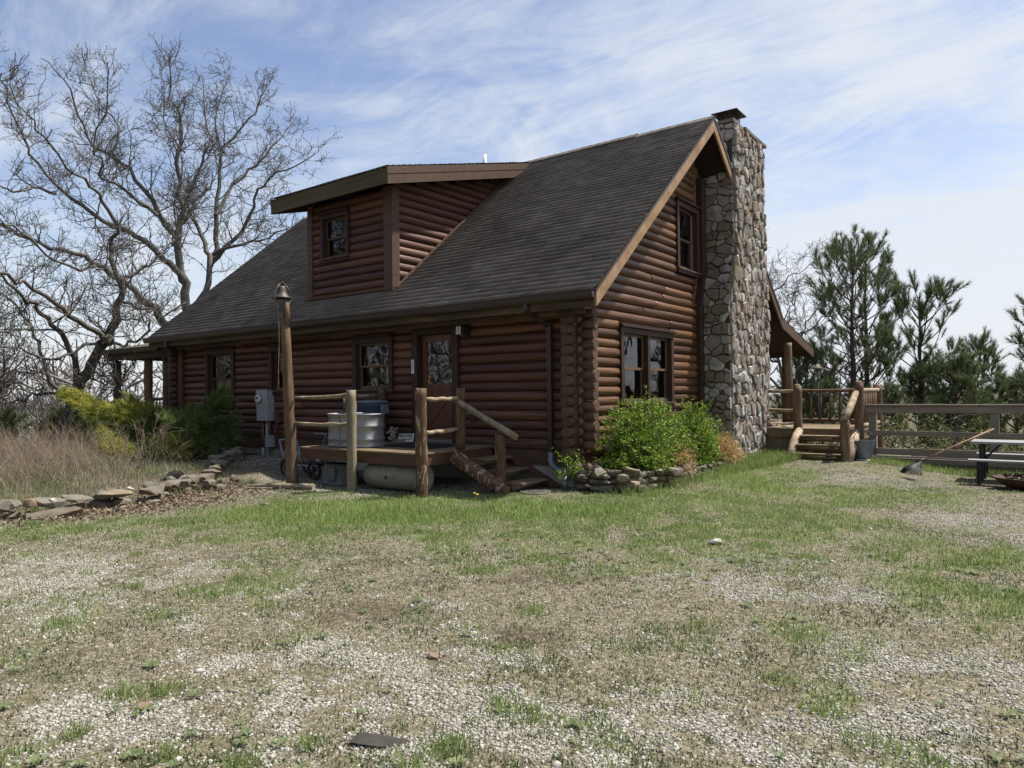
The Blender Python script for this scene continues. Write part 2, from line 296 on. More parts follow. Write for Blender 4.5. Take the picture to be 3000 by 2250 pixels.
def blobs(x, y, B):
    r = np.zeros(np.shape(x))
    for cx, cy, a, b in B:
        dx, dy = x-cx, y-cy; u = dx*.8+dy*.6; w = -dx*.6+dy*.8
        r = np.maximum(r, np.exp(-((u/a)**2+(w/b)**2)*.8))
    return r
def masks(x, y):
    n1 = fbm(x, y, 1.2, 21); n2 = fbm(x, y, 3.6, 31); n3 = fbm(x, y, 8, 41)
    g = sstep(.34, .86, blobs(x, y, GREEN)*.62+(n1-.5)*.9+(n2-.5)*.9+.26)
    v = sstep(.40, .85, blobs(x, y, GRAV)*.5+(n1-.5)*.5+(n2-.5)*1.1+(n3-.5)*.9+.32)
    b = sstep(.5, .8, blobs(x, y, BROWN)*.5+(n1-.5)*.5+(n3-.5)*.5+.28)
    far = sstep(9.5, 12, y)+sstep(-8, -10, x)+sstep(8, 11, x)*0
    far = np.clip(far, 0, 1)
    v = v*(1-far)*(1-.75*sstep(.4, .8, blobs(x, y, GREEN)))
    return g, v*(1-.6*g), b
def axis(lo, hi, c0, c1, d, grow=1.16):
    a = list(np.arange(c0, c1+d, d)); s = d
    while a[-1] < hi: s *= grow; a.append(a[-1]+s)
    s = d
    while a[0] > lo: s *= grow; a.insert(0, a[0]-s)
    return np.array(a)
ax = axis(-2600, 2600, -9, 10, .09); ay = axis(-600, 2600, -10.6, 8.5, .09)
GX, GY = np.meshgrid(ax, ay); gz = gh(GX, GY)
nx, ny = len(ax), len(ay); I = np.arange(nx*ny).reshape(ny, nx)
Fq = np.stack([I[:-1, :-1], I[:-1, 1:], I[1:, 1:], I[1:, :-1]], -1).reshape(-1, 4)
gm = bpy.data.materials.new('yard_ground'); gm.use_nodes = True; MT['ground'] = gm
ground = npmesh('ground', np.stack([GX, GY, gz], -1).reshape(-1, 3), Fq, 'ground', smooth=True)
tag(ground, kind='structure')
g_, v_, b_ = masks(GX.ravel(), GY.ravel())
wild = np.clip(sstep(-7.2, -9, GX.ravel()-.0*GY.ravel())+sstep(9.5, 13, GY.ravel())+sstep(-5.6, -6.6, GX.ravel())*(GY.ravel() < 1.5), 0, 1)
at_ = ground.data.color_attributes.new('cover', 'FLOAT_COLOR', 'POINT')
at_.data.foreach_set('color', np.stack([g_, v_, b_, 1-wild], -1).astype('f').ravel())
nt = gm.node_tree; L = nt.links.new; b = nt.nodes['Principled BSDF']; b.inputs['Roughness'].default_value = .95; b.inputs['Specular IOR Level'].default_value = .15
a = N(nt, 'ShaderNodeAttribute', attribute_name='cover'); sp = N(nt, 'ShaderNodeSeparateColor'); L(a.outputs['Color'], sp.inputs[0])
tc = N(nt, 'ShaderNodeTexCoord')
def tex(t, sc, **k):
    n = N(nt, t); n.inputs['Scale'].default_value = sc
    for q, x in k.items(): n.inputs[q].default_value = x
    L(tc.outputs['Object'], n.inputs['Vector']); return n
def ramp(f, st):
    r = N(nt, 'ShaderNodeValToRGB'); e = r.color_ramp.elements
    while len(e) < len(st): e.new(.5)
    for i, (p, c) in enumerate(st): e[i].position = p; e[i].color = (*c, 1)
    L(f, r.inputs[0]); return r.outputs[0]
def mix(f, c1, c2):
    m = N(nt, 'ShaderNodeMixRGB')
    if isinstance(f, (int, float)): m.inputs[0].default_value = f
    else: L(f, m.inputs[0])
    L(c1, m.inputs[1]); L(c2, m.inputs[2]); return m.outputs[0]
nf = tex('ShaderNodeTexNoise', 22, Detail=6, Roughness=.7).outputs['Fac']; nm = tex('ShaderNodeTexNoise', 2.2, Detail=5).outputs['Fac']
vr = tex('ShaderNodeTexVoronoi', 62, Randomness=1.0); vs = tex('ShaderNodeTexVoronoi', 75, Randomness=1.0)
soil = ramp(nf, [(.28, (.050, .043, .024)), (.5, (.12, .105, .062)), (.72, (.27, .24, .16))])
grass = ramp(nf, [(.28, (.06, .072, .026)), (.5, (.125, .145, .055)), (.75, (.25, .26, .12))])
brn = ramp(nf, [(.3, (.045, .034, .022)), (.52, (.10, .08, .052)), (.75, (.24, .195, .135))])
stc = N(nt, 'ShaderNodeSeparateColor'); L(vr.outputs['Color'], stc.inputs[0])
stone = ramp(stc.outputs[0], [(0, (.13, .115, .085)), (.4, (.27, .245, .195)), (.8, (.42, .40, .345)), (1, (.52, .50, .45))])
gap = N(nt, 'ShaderNodeMapRange', i={'From Min': .35, 'From Max': .62, 'To Min': 0., 'To Max': .85}); L(vr.outputs['Distance'], gap.inputs[0])
stone = mix(gap.outputs[0], stone, soil)
spr = N(nt, 'ShaderNodeMath', operation='GREATER_THAN'); L(stc.outputs[1], spr.inputs[0]); spr.inputs[1].default_value = .62   # scattered stones everywhere
c = mix(mth(nt, 'MULTIPLY', spr.outputs[0], .55), soil, stone)
c = mix(mth(nt, 'MULTIPLY', sp.outputs[2], .8), c, brn)
c = mix(mth(nt, 'MULTIPLY', sp.outputs[1], .95), c, stone)
c = mix(mth(nt, 'MULTIPLY', sp.outputs[0], .75), c, grass)
wildc = ramp(nm, [(.3, (.05, .045, .028)), (.5, (.095, .085, .055)), (.7, (.16, .14, .095))])
c = mix(mth(nt, 'SUBTRACT', 1.0, a.outputs['Alpha']), c, wildc)
L(c, b.inputs['Base Color'])
hh = mth(nt, 'ADD', mth(nt, 'MULTIPLY', vr.outputs['Distance'], -.6), mth(nt, 'MULTIPLY', nf, .8))
bp = N(nt, 'ShaderNodeBump', i={'Strength': .8, 'Distance': .02}); L(hh, bp.inputs['Height']); L(bp.outputs[0], b.inputs['Normal'])
# far wooded hills: the far part of the same sheet is covered with bare woods
# ------------------------------------------------------------ the cabin
EY, EZ, RY, RZ, XR, XL = -.57, 2.53, 4.547, 6.753, .69, -13.34
SL = (RZ-EZ)/(RY-EY)
c_ = .17
def zr(y): return EZ+(y-EY)*SL if y <= RY else RZ-(y-RY)*SL
cabin = thing('log_cabin', (-6.4, 4.5, -.66), 'dark stained log cabin with steep shingle roof, shed dormer and gable window', 'cabin')
openF = [(-11.28, -9.98, .72, 2.17), (-8.5, -7.68, 1.04, 2.14), (-5.52, -4.32, 1.03, 2.17), (-3.76, -2.56, 0, 2.2)]
openG = [(1.35, 3.62, .71, 2.17), (3.91, 5.08, 3.53, 5.02)]
def logseg(mb, a, b, z, r, bulge, n, axis, wob=.006):
    """half-round log face from a to b; axis 'x': face towards -y at y=0; 'y': face towards +x at x=0; n = outward offset of plane"""
    k = max(2, int((b-a)/.5)+1); m = 7; V = []
    ts = [a, a+.012, a+.03]+list(np.linspace(a+.05, b-.05, k))+[b-.03, b-.012, b]
    sc = [.35, .75, .93]+[1]*k+[.93, .75, .35]
    if b-a < .16: ts = [a, (a+b)/2, b]; sc = [.8, 1, .8]
    jz = rnd.uniform(-.003, .003); bulge += rnd.uniform(-.010, .010); r += rnd.uniform(-.003, .003)
    for t, s in zip(ts, sc):
        w = rnd.uniform(-wob, wob)
        for j in range(m):
            th = -math.pi/2+math.pi*j/(m-1)
            o = n+(bulge+w)*math.cos(th)*s-.02*(1-s); zz = z+jz+r*math.sin(th)*(1 if s > .5 else .9)
            V.append((t, -o, zz) if axis == 'x' else (o, t, zz))
    K = len(ts); Fc = []
    for i in range(K-1):
        for j in range(m-1):
            q = (i*m+j, (i+1)*m+j, (i+1)*m+j+1, i*m+j+1); Fc.append(q if axis == 'x' else q[::-1])
    mb.add(V, Fc, True)
    o = len(mb.v)-len(V)
    for i in (0, K-1): mb.f.append(tuple(o+i*m+j for j in range(m))); mb.sm.append(False)
def cut(a, b, z, ops):
    iv = [(a, b)]
    for u0, u1, w0, w1 in ops:
        if w0-.05 < z < w1+.04:
            nv = []
            for p, q in iv:
                if u1 <= p or u0 >= q: nv.append((p, q)); continue
                if u0 > p: nv.append((p, u0+.02))
                if u1 < q: nv.append((u1-.02, q))
            iv = nv
    return iv
def joints(p, q):     # long runs are made of two or three logs
    out = []
    while q-p > 4.2:
        t = p+rnd.uniform(2.2, 4.0)
        if q-t < 1: break
        out.append((p, t)); p = t
    out.append((p, q)); return out
wf = MB()
for k in range(-1, 15):
    z = .022+c_*k+c_*.5-.085+.085
    z = .107+c_*k-.085
    if z < 0: z = .05
    for p, q in cut(-12.81, -.02, z, openF):
        for p, q in joints(p, q): logseg(wf, p, q, z, .086, .075, 0, 'x')
wf.build('log_wall', 'log_x', cabin)
wg = MB(); wg2 = MB()
for k in range(-4, 37):
    z = .693+c_*k-.085
    zt = zr(0)-.22
    y0 = 0.0 if z < zt else (z+.22-EZ)/SL+EY
    if y0 > 4.5: break
    y1 = min(5.0, 2*RY-y0)
    if z < 3.2 : y1 = 4.95
    if y1-y0 < .2: continue
    for p, q in cut(y0, y1, z, openG):
        for p, q in joints(p, q): logseg(wg, p, q, z, .086, .075, 0, 'y')
    if 2*RY-y0 > 7.95: logseg(wg2, 7.9, 2*RY-y0, z, .086, .075, 0, 'y')
o = wg.build('log_wall', 'log_y', cabin); o['label'] = 'sunlit brown gable end wall of logs'
wg2.build('log_wall', 'log_y', cabin)
# left and back walls (plain log faces, out of the picture)
wb = MB()
for k in range(0, 14):
    z = .107+c_*k-.085
    V0 = len(wb.v)
    logseg(wb, 0, 9.1, z, .086, .075, 0, 'y', .004)
    for i in range(V0, len(wb.v)): x, y, zz = wb.v[i]; wb.v[i] = (-12.81-x, y, zz)
wb.build('log_wall', 'log_y', cabin)
# inner lining with the window holes, floor and ceiling: the dim room behind the glass
lin_ = MB()
def panel_with_holes(mb, a0, a1, z0, z1, ops, f):
    us = sorted({a0, a1, *[o[0] for o in ops], *[o[1] for o in ops]}); zs = sorted({z0, z1, *[o[2] for o in ops], *[o[3] for o in ops]})
    for i in range(len(us)-1):
        for j in range(len(zs)-1):
            um, zm = (us[i]+us[i+1])/2, (zs[j]+zs[j+1])/2
            if any(o[0] < um < o[1] and o[2] < zm < o[3] for o in ops): continue
            f(us[i], us[i+1], zs[j], zs[j+1])
opF = [(a+.1, b-.1, z0+.08, z1-.1) for a, b, z0, z1 in openF]; opG = [(a+.1, b-.1, z0+.08, z1-.1) for a, b, z0, z1 in openG]
panel_with_holes(lin_, -12.8, -.03, -.05, 2.6, opF, lambda a, b, c, d: lin_.box(a, b, .006, .12, c, d))
panel_with_holes(lin_, .121, 9.05, -.05, 2.45, opG[:1], lambda a, b, c, d: lin_.box(-.12, -.006, a, b, c, d))
lin_.box(-12.8, -12.7, .121, 9.05, -.05, 2.45); lin_.box(-12.69, -.121, 8.95, 9.05, -.05, 2.45); lin_.box(-12.69, -.121, .121, 8.94, -.1, -.05); lin_.box(-12.69, -.125, .125, 8.94, 2.38, 2.42)
lin_.build('inner_wall', 'room', cabin)
# upper gable backing with the upper window hole, as strips that follow the slope
ug = MB()
for i in range(60):
    y0 = .02+i*.1512; y1 = y0+.1512; zt = min(zr(y0), zr(y1))-.16
    if zt < 2.46: continue
    a, b_2, c0, c1 = opG[1]
    if y0+.02 > a and y1-.02 < b_2: ug.box(-.1, -.006, y0, y1, 2.46, c0); ug.box(-.1, -.006, y0, y1, c1, max(zt, c1+.01))
    else: ug.box(-.1, -.006, y0, y1, 2.46, zt)
ug.box(-2.2, -.101, 3.5, 3.55, 2.46, 5.2); ug.box(-2.2, -.101, 5.5, 5.55, 2.46, 5.2); ug.box(-2.25, -2.2, 3.5, 5.55, 2.46, 5.2)
ug.build('gable_lining', 'room', cabin)
# corner log tails
t1 = MB(); t2 = MB()
for k in range(0, 14):
    z = .693+c_*(k-4)-.085
    if z > 2.3: continue
    t1.tube([(-.09, .05, z), (-.09, -.10, z), (-.09, -.27+rnd.uniform(-.015, .015), z)], [.084, .086, .083], 14)
for k in range(0, 15):
    z = .107+c_*k-.085
    if z > 2.3: continue
    t2.tube([(-.02, .09, max(z, .05)), (.14, .09, max(z, .05)), (.30+rnd.uniform(-.015, .015), .09, max(z, .05))], [.084, .086, .083], 14)
t1.build('log_tail', 'logend', cabin); t2.build('log_tail', 'logend', cabin)
t3 = MB()
for k in range(0, 14):
    z = .693+c_*(k-4)-.085
    if z < 2.3: t3.tube([(-12.8, .05, z), (-12.8, -.27, z)], .085, 12)
t3.box(-12.5, -12.38, -.16, -.09, 0, 2.4)
t3.build('log_tail', 'logend', cabin)
# foundation and skirt
fd = MB(); fd.box(-12.8, 0, 0, 9.1, -1.6, -.322); fd.build('foundation', 'concrete', cabin)
sk = MB(); sk.box(-12.83, .03, -.035, 9.1, -.318, -.03); sk.box(-12.84, .05, -.07, 9.1, -.028, -.006); sk.build('skirt_board', 'trim2', cabin)
for x in (-.75, -2.1, -9.2, -10.9): cj = MB(); cj.box(x-.003, x+.003, -.003, .01, -.66, -.33); cj.build('foundation_joint', 'mortar', cabin)

# roof shell
def slab(mb, x0, x1, ya, za, yb, zb, th):
    P = [(x0, ya, za), (x0, yb, zb), (x0, yb, zb-th), (x0, ya, za-th)]
    mb.prism(P, None, (x1-x0, 0, 0))
rf = MB()
slab(rf, XL, XR-.03, EY, EZ-.02, RY, RZ-.02, .11)
slab(rf, XL, XR-.03, RY+.001, RZ-.02, 9.3, zr(9.3)-.02, .11)
slab(rf, XL, XR-.03, 9.301, zr(9.3)-.03, 12.4, 2.13, .1)
rf.build('roof_deck', 'soffit', cabin)
# shingles: every tab is its own thin slab, courses overlap
def shingles(name, x0, x1, P0, P1, exp=.145, lift=.020, skip=None, xcut=None, back=False):
    P0 = np.array(P0, float); P1 = np.array(P1, float); Lg = np.hypot(*(P1-P0)); d = (P1-P0)/Lg; n = np.array([-d[1], d[0]])
    if n[1] < 0: n = -n
    V = []; Fc = []; nrow = int(Lg/exp)+1
    for i in range(nrow):
        s0 = i*exp; s1 = min(s0+exp*1.6, Lg)
        x = x0-rnd.uniform(0, .33)
        while x < x1:
            w = rnd.choice([.33, .33, .30, .17, .22]); a, b2 = max(x, x0), min(x+w-.004, x1); x += w
            if b2-a < .03: continue
            j = rnd.uniform(-.006, .006); l = lift+rnd.uniform(0, .006)
            A = P0+d*(s0+j)+n*(l); A2 = P0+d*(s0+j)+n*.001; B = P0+d*s1+n*.002
            if skip and skip((a+b2)/2, A[0]): continue
            o = len(V)
            V += [(a, A2[0], A2[1]), (b2, A2[0], A2[1]), (b2, A[0], A[1]), (a, A[0], A[1]), (b2, B[0], B[1]), (a, B[0], B[1])]
            Fc += [(o, o+1, o+2, o+3), (o+3, o+2, o+4, o+5)] if not back else [(o+3, o+2, o+1, o), (o+5, o+4, o+2, o+3)]
    return npmesh(name, np.array(V), np.array(Fc), 'shingle', cabin)
shingles('roof_shingles', XL, XR, (EY-.02, EZ-.01), (RY, RZ), skip=lambda x, y: (-7.1 < x < -4.45 and .2 < y < 4.3))
shingles('roof_shingles', XL, XR, (9.3, zr(9.3)), (RY, RZ), back=True)
shingles('roof_shingles', XL, XR, (12.42, 2.12), (9.25, zr(9.3)-.005), back=True)
rc = MB()
x = XL
while x < XR-.02:
    w = .2; z = RZ+.012; a = rnd.uniform(-.004, .004); vent = -2.6 < x < -1.0 or x < -2.6
    h = .035 if x < -1.2 else .012
    for sgn in (1, -1):
        rc.add([(x, RY, z+h+a), (min(x+w*1.15, XR), RY, z+h+.006), (min(x+w*1.15, XR), RY+sgn*.13, z+h-.13*SL*.92), (x, RY+sgn*.13, z+h-.13*SL*.92-.004)], [(0, 1, 2, 3)] if sgn < 0 else [(3, 2, 1, 0)])
    x += w
rc.build('ridge_cap', 'shingle', cabin)
# rake boards front and back slope, drip edge
rk = MB()
def sl(ya, yb, x0, x1, dz0, dz1, mb):
    P = [(x0, ya, zr(ya)+dz0), (x0, yb, zr(yb)+dz0), (x0, yb, zr(yb)+dz1), (x0, ya, zr(ya)+dz1)]
    mb.prism(P, None, (x1-x0, 0, 0))
sl(EY+.03, RY-.001, XR-.045, XR-.004, -.30, -.035, rk); sl(RY+.001, 7.2, XR-.045, XR-.004, -.30, -.035, rk)
rk.build('rake_board', 'rake', cabin); rk = MB(); sl(7.201, 9.28, XR-.045, XR-.004, -.30, -.035, rk); rk.build('rake_board', 'trim2', cabin)
rt = MB(); P = [(XR-.045, 9.281, zr(9.28)-.30), (XR-.045, 9.281, zr(9.28)-.035), (XR-.045, 12.38, 2.11), (XR-.045, 12.38, 1.88)]
rt.prism(P, None, (.041, 0, 0)); rt.box(XL, XR-.05, 12.38, 12.41, 1.9, 2.1); rt.build('porch_rake_board', 'trim2', cabin)
de = MB(); sl(EY+.0, RY-.001, XR-.003, XR+.012, -.05, -.004, de); sl(RY+.001, 9.28, XR-.003, XR+.012, -.07, -.004, de); de.build('drip_edge', 'gutter', cabin)
rl = MB(); sl(EY+.03, RY-.001, XL+.004, XL+.045, -.28, -.035, rl); sl(RY+.001, 9.28, XL+.004, XL+.045, -.28, -.035, rl); rl.build('rake_board', 'fascia', cabin)
# eave fascia, gutter
fa = MB(); fa.box(XL+.05, XR-.05, EY+.03, EY+.07, 2.26, 2.43); fa.box(XL+.3, .35, -.37, -.33, 2.18, 2.40); fa.build('eave_fascia', 'fascia', cabin)
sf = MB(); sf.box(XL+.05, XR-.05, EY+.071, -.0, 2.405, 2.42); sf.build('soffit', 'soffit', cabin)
gt = MB()
prof = [(0, 0), (-.02, -.055), (-.075, -.075), (-.105, -.035), (-.115, .04), (-.125, .045), (-.125, .052), (-.105, .052), (-.098, .03), (-.012, .03), (0, .052)]
P = [(XL-.1, EY+.028+a, 2.46+b2) for a, b2 in prof]; gt.prism(P, None, (XR-XL+.08, 0, 0)); gt.build('gutter', 'gutter', cabin)
# downspout
ds = MB()
ds.beam((-.62, EY-.02, 2.42), (-.62, EY-.02, 2.27), .075, .06, (0, 1, 0)); ds.beam((-.62, EY-.02, 2.28), (-.5, -.15, 2.06), .075, .06, (1, 0, 0)); ds.beam((-.47, -.14, 2.1), (-.47, -.14, -.1), .085, .06, (0, 1, 0))
for z in (1.95, .5, .0): ds.box(-.525, -.415, -.185, -.095, z, z+.03)
d_ = ds.build('downspout', 'gutter', cabin)
el_ = MB(); pts = [(-.47, -.14, -.08), (-.47, -.15, -.2), (-.42, -.19, -.28), (-.3, -.25, -.34), (-.16, -.30, -.37), (-.08, -.33, -.44), (-.07, -.34, -.5)]
fine = []
for i in range(len(pts)-1):
    for t in range(6): fine.append(Vector(pts[i]).lerp(Vector(pts[i+1]), t/6))
el_.tube(fine, [.048+.005*(i % 2) for i in range(len(fine))], 12); el_.build('flexible_elbow', 'galvdull', d_)
st = MB(); st.tube([(-.07, -.34, -.44), (-.07, -.34, -.67)], .058, 16); st.build('drain_pipe', 'galvdull', d_)
ds2 = MB(); ds2.beam((-12.3, EY-.02, 2.42), (-12.3, EY-.02, 2.25), .075, .06, (0, 1, 0)); ds2.beam((-12.3, EY, 2.26), (-12.45, -.2, 2.05), .07, .06, (1, 0, 0)); ds2.build('downspout', 'gutter', cabin)
vp = MB(); vp.tube([(-5.63, 4.6, 6.6), (-5.63, 4.6, 7.28)], .05, 10); vp.build('vent_pipe', 'white', cabin)

# dormer
DX0, DX1, DY = -7.13, -4.4, .1
dw = MB()
for k in range(0, 13):
    z = 3.24+c_*k
    if z > 5.25: break
    for p, q in cut(DX0+.12, DX1-.2, z, [(-6.68, -5.74, 3.98, 4.93)]): logseg(dw, p, q, z, .086, .07, -DY, 'x')
dw.box(DX0+.02, DX1-.02, DY+.01, DY+.05, 3.1, 3.98); dw.box(DX0+.02, -6.6, DY+.01, DY+.05, 3.98, 5.2); dw.box(-5.82, DX1-.02, DY+.01, DY+.05, 3.98, 5.2); dw.box(-6.6, -5.82, DY+.01, DY+.05, 4.88, 5.2)
dw.box(-6.7, -5.7, .8, .85, 3.9, 5.0)
dw.build('dormer_wall', 'log_x', cabin)
MT['log_dy'] = pm('stained_logs_red_side', RED[:1]+[(.10, .045, .032), (.17, .085, .055)], (16, 1.2, 16), .6, .006, (45, 2, 45), .45, dark=((24, .9, 24), .62, .7, .7, (.24, .17, .11)), spec=.4)
for xs, sg in ((DX1, 1), (DX0, -1)):
    dsd = MB()
    for k in range(0, 19):
        z = 3.24+c_*k; ya = DY+.1 if z < 5.2 else (z-5.15)/.264-.35; yb = (z-EZ)/SL+EY
        if yb-max(ya, .2) < .1: continue
        V0 = len(dsd.v); logseg(dsd, max(ya, .1), yb+.05, z, .086, .07, 0, 'y')
        for i in range(V0, len(dsd.v)): x, y, zz = dsd.v[i]; dsd.v[i] = (xs-.08*sg+sg*x, y, zz)
    dsd.prism([(xs-.1*sg, DY+.051, 3.06), (xs-.1*sg, 4.4, 6.62), (xs-.1*sg, 4.2, 6.2), (xs-.1*sg, DY+.051, 5.2)], None, (.02*sg, 0, 0))
    dsd.build('dormer_wall', 'log_dy', cabin)
cb = MB(); cb.box(-4.64, DX1+.01, DY-.09, DY+.0, 3.06, 5.2); cb.box(DX1-.1, DX1+.01, DY+.001, DY+.12, 3.1, 5.2); cb.build('corner_board', 'trim2', cabin); cb = MB(); cb.box(DX0-.02, DX0+.14, DY-.08, DY+.06, 3.06, 5.2); cb.build('corner_board', 'trim2', cabin)
bs = MB(); bs.box(DX0, DX1, DY-.1, DY-.02, 3.07, 3.14); bs.beam((DX1+.03, DY, 3.11), (DX1+.03, 4.3, 3.11+4.2*SL), .05, .05); bs.build('flashing_board', 'deckrim', cabin)
dr = MB(); y0, z0, y1, z1 = -.44, 5.42, 4.5, 6.72; s2 = (z1-z0)/(y1-y0)
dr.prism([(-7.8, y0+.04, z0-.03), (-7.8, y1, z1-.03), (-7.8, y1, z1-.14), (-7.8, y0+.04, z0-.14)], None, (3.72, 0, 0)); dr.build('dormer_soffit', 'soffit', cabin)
shingles('dormer_shingles', -7.86, -4.02, (y0-.02, z0-.02), (y1, z1), exp=.16)
df = MB(); df.box(-7.82, -4.06, y0-.0, y0+.035, z0-.345, z0-.03); df.build('dormer_fascia', 'mossfascia', cabin)
for xa, xb in ((-4.058, -4.02), (-7.86, -7.822)):
    dk = MB()
    dk.prism([(xa, y0, z0-.17), (xa, 4.3, z0-.17+(4.3-y0)*s2), (xa, 3.75, z0-.36+(3.75-y0)*s2), (xa, y0, z0-.36)], None, (xb-xa, 0, 0))
    dk.prism([(xa-.012, y0-.01, z0-.02), (xa-.012, 4.5, z0-.02+(4.5-y0)*s2), (xa-.012, 4.3, z0-.168+(4.3-y0)*s2), (xa-.012, y0-.01, z0-.168)], None, (xb-xa+.02, 0, 0))
    dk.build('dormer_rake_board', 'trim2', cabin)

# windows -----------------------------------------------------
def frame_to(plane):
    if plane[0] == 'y': return lambda u, w, n: (u, plane[1]-n, w)
    return lambda u, w, n: (plane[1]+n, u, w)
def ubox(mb, T, u0, u1, w0, w1, n0, n1):
    V = [T(u, w, n) for n in (n0, n1) for w in (w0, w1) for u in (u0, u1)]
    mb.add(V, [(0, 2, 3, 1), (4, 5, 7, 6), (0, 1, 5, 4), (2, 6, 7, 3), (0, 4, 6, 2), (1, 3, 7, 5)])
def window(plane, u0, u1, z0, z1, name='window', cw=.11, head=True, lights=1, sashmat='trim2', curtain=False, screen=(), apron=.1, casing='trim', lab=None):
    T = frame_to(plane); c = MB(); e = .002
    ubox(c, T, u0, u0+cw, z0, z1-.06, -.02, .10); ubox(c, T, u1-cw, u1, z0, z1-.06, -.02, .10)
    ubox(c, T, u0+cw+e, u1-cw-e, z1-cw-.06, z1-.06, -.02, .098)
    ubox(c, T, u0-.03, u1+.03, z1-.058, z1-.03, -.02, .16); ubox(c, T, u0-.015, u1+.015, z1-.028, z1, -.02, .125)
    ubox(c, T, u0+.01, u1-.01, z0-apron, z0-.035, -.02, .105)
    w = c.build(name, casing, cabin)
    if lab: w['label'] = lab
    s = MB(); ubox(s, T, u0-.02, u1+.02, z0-.033, z0+.0, -.05, .135); s.build('sill', 'trim2', w)
    span = (u1-u0-2*cw-(lights-1)*.1)/lights
    for i in range(lights):
        a = u0+cw+e+i*(span+.1); b2 = a+span-2*e
        if i: m_ = MB(); ubox(m_, T, a-.1, a-.002, z0, z1-cw-.06, -.06, .095); m_.build('mullion', casing, w)
        zt = z1-cw-.062; zm = (z0+zt)/2
        w_ = w
        for up, (p, q, n) in enumerate(((z0+.002, zm+.02, -.04), (zm-.02, zt, -.005))):
            sb = MB(); t = .045
            ubox(sb, T, a, a+t, p, q, n-.03, n); ubox(sb, T, b2-t, b2, p, q, n-.03, n)
            ubox(sb, T, a+t+e, b2-t-e, p, p+t+(.03 if not up else 0), n-.028, n-.001); ubox(sb, T, a+t+e, b2-t-e, q-t, q, n-.028, n-.001)
            so = sb.build('sash', sashmat, w)
            g = MB(); V = [T(u, z, n-.015) for u, z in ((a+t, p+t), (b2-t, p+t), (b2-t, q-t), (a+t, q-t))]; g.add(V, [(0, 1, 2, 3)]); g.build('pane', 'glass', w)
        if curtain:
            cu = MB(); V = []; k = 40; zc = zm+.0
            for j in range(k+1):
                u = a+.02+(b2-a-.04)*j/k; n = -.12+.015*math.sin(j*1.3)
                V += [T(u, z0+.02, n), T(u, zc, n)]
            cu.add(V, [(2*j, 2*j+2, 2*j+3, 2*j+1) for j in range(k)], True); cu.build('curtain', 'curtain', w)
    return w
window(('y', 0), *openF[0], curtain=True, lab='tall window with pale curtain behind its lower sash')
window(('y', 0), *openF[1], lab='narrow window mostly behind the bell post')
kw = window(('y', 0), *openF[2], sashmat='sash', lab='kitchen window over the deck with a yellow sun catcher')
window(('x', 0), *openG[0], lights=2, sashmat='sash', lab='double window in the gable end above the shrubs')
window(('x', 0), *openG[1], sashmat='trim2', lab='upper gable window under the roof peak')
window(('y', DY), -6.68, -5.74, 3.95, 4.98, cw=.09, apron=.09, head=False, casing='trim', lab='small dormer window')
sc_ = MB(); sc_.lathe((-4.53, .07, 1.86), [(.0, -.01), (.075, -.01), (.075, .01), (0, .01)], 20)
sc_.v = [(x, .03+(z-1.86)*.5, 1.80+(y-.07)) for x, y, z in sc_.v]; sc_.build('sun_catcher', 'yellow', kw)['label'] = 'round yellow sun catcher on the glass'
bt = MB(); bt.lathe((-4.66, .12, 1.13), [(.03, 0), (.032, .12), (.014, .16), (.014, .2)], 12); bt.build('bottle', 'white', kw)
# gable vertical trim board beside the chimney
tb = MB(); tb.box(.0, .13, 4.98, 5.22, -.6, 2.75); tb.prism([(0, 4.98, 2.751), (0, 5.22, 2.751), (0, 5.42, 3.35), (0, 5.18, 3.35)], None, (.13, 0, 0)); tb.box(.0, .13, 5.18, 5.42, 3.351, 5.7)
tb.build('trim_board', 'trim', cabin)
# door ---------------------------------------------------------
D0, D1 = -3.76, -2.56
dc = MB(); dc.box(D0, D0+.15, -.11, .02, .0, 2.2); dc.box(D1-.15, D1, -.11, .02, .0, 2.2); dc.box(D0+.152, D1-.152, -.108, .02, 2.08, 2.2); dc.box(D0-.03, D1+.03, -.15, .02, 2.202, 2.24)
dc.box(D0+.152, D1-.152, .08, .2, .03, 2.078) if False else None
door = dc.build('door_frame', 'trim', cabin)
a, b2, yf = D0+.16, D1-.16, .03
dl = MB()
dl.box(a, a+.12, yf, yf+.045, .06, 2.07); dl.box(b2-.12, b2, yf, yf+.045, .06, 2.07); dl.box(a+.121, b2-.121, yf+.001, yf+.044, .06, .28); dl.box(a+.121, b2-.121, yf+.001, yf+.044, .98, 1.12); dl.box(a+.121, b2-.121, yf+.001, yf+.044, 1.94, 2.07)
dl.box(a+.122, b2-.122, yf+.018, yf+.036, .281, .979)
for s_x in (1, -1):
    xm = (a+b2)/2; hw = (b2-a)/2-.125; dl.beam((xm-hw*s_x, yf+.012, .30), (xm+hw*s_x, yf+.012-.002*s_x, .96), .07, .02 if s_x > 0 else .024, (0, 1, 0))
dl.build('door', 'door', cabin)
dob = [o for o in COL.objects if o.name == 'door'][0]
g = MB(); g.add([(a+.12, yf+.02, 1.12), (b2-.12, yf+.02, 1.12), (b2-.12, yf+.02, 1.94), (a+.12, yf+.02, 1.94)], [(0, 1, 2, 3)]); g.build('pane', 'glass', dob)
h = MB(); h.tube([(a+.06, yf, 1.02), (a+.06, yf-.05, 1.02)], .012, 8); h.lathe((a+.06, yf-.06, 1.0), [(.005, 0), (.028, .01), (.028, .035), (.005, .045)], 12); h.build('handle', 'iron', dob)
MT['orange'] = pm('orange_sticker', [(.5, .14, .03), (.65, .22, .06)], (30, 30, 30), .6)
stk = MB(); stk.box(a+.135, a+.195, yf+.010, yf+.013, 1.14, 1.21); stk.build('sticker', 'orange', dob)
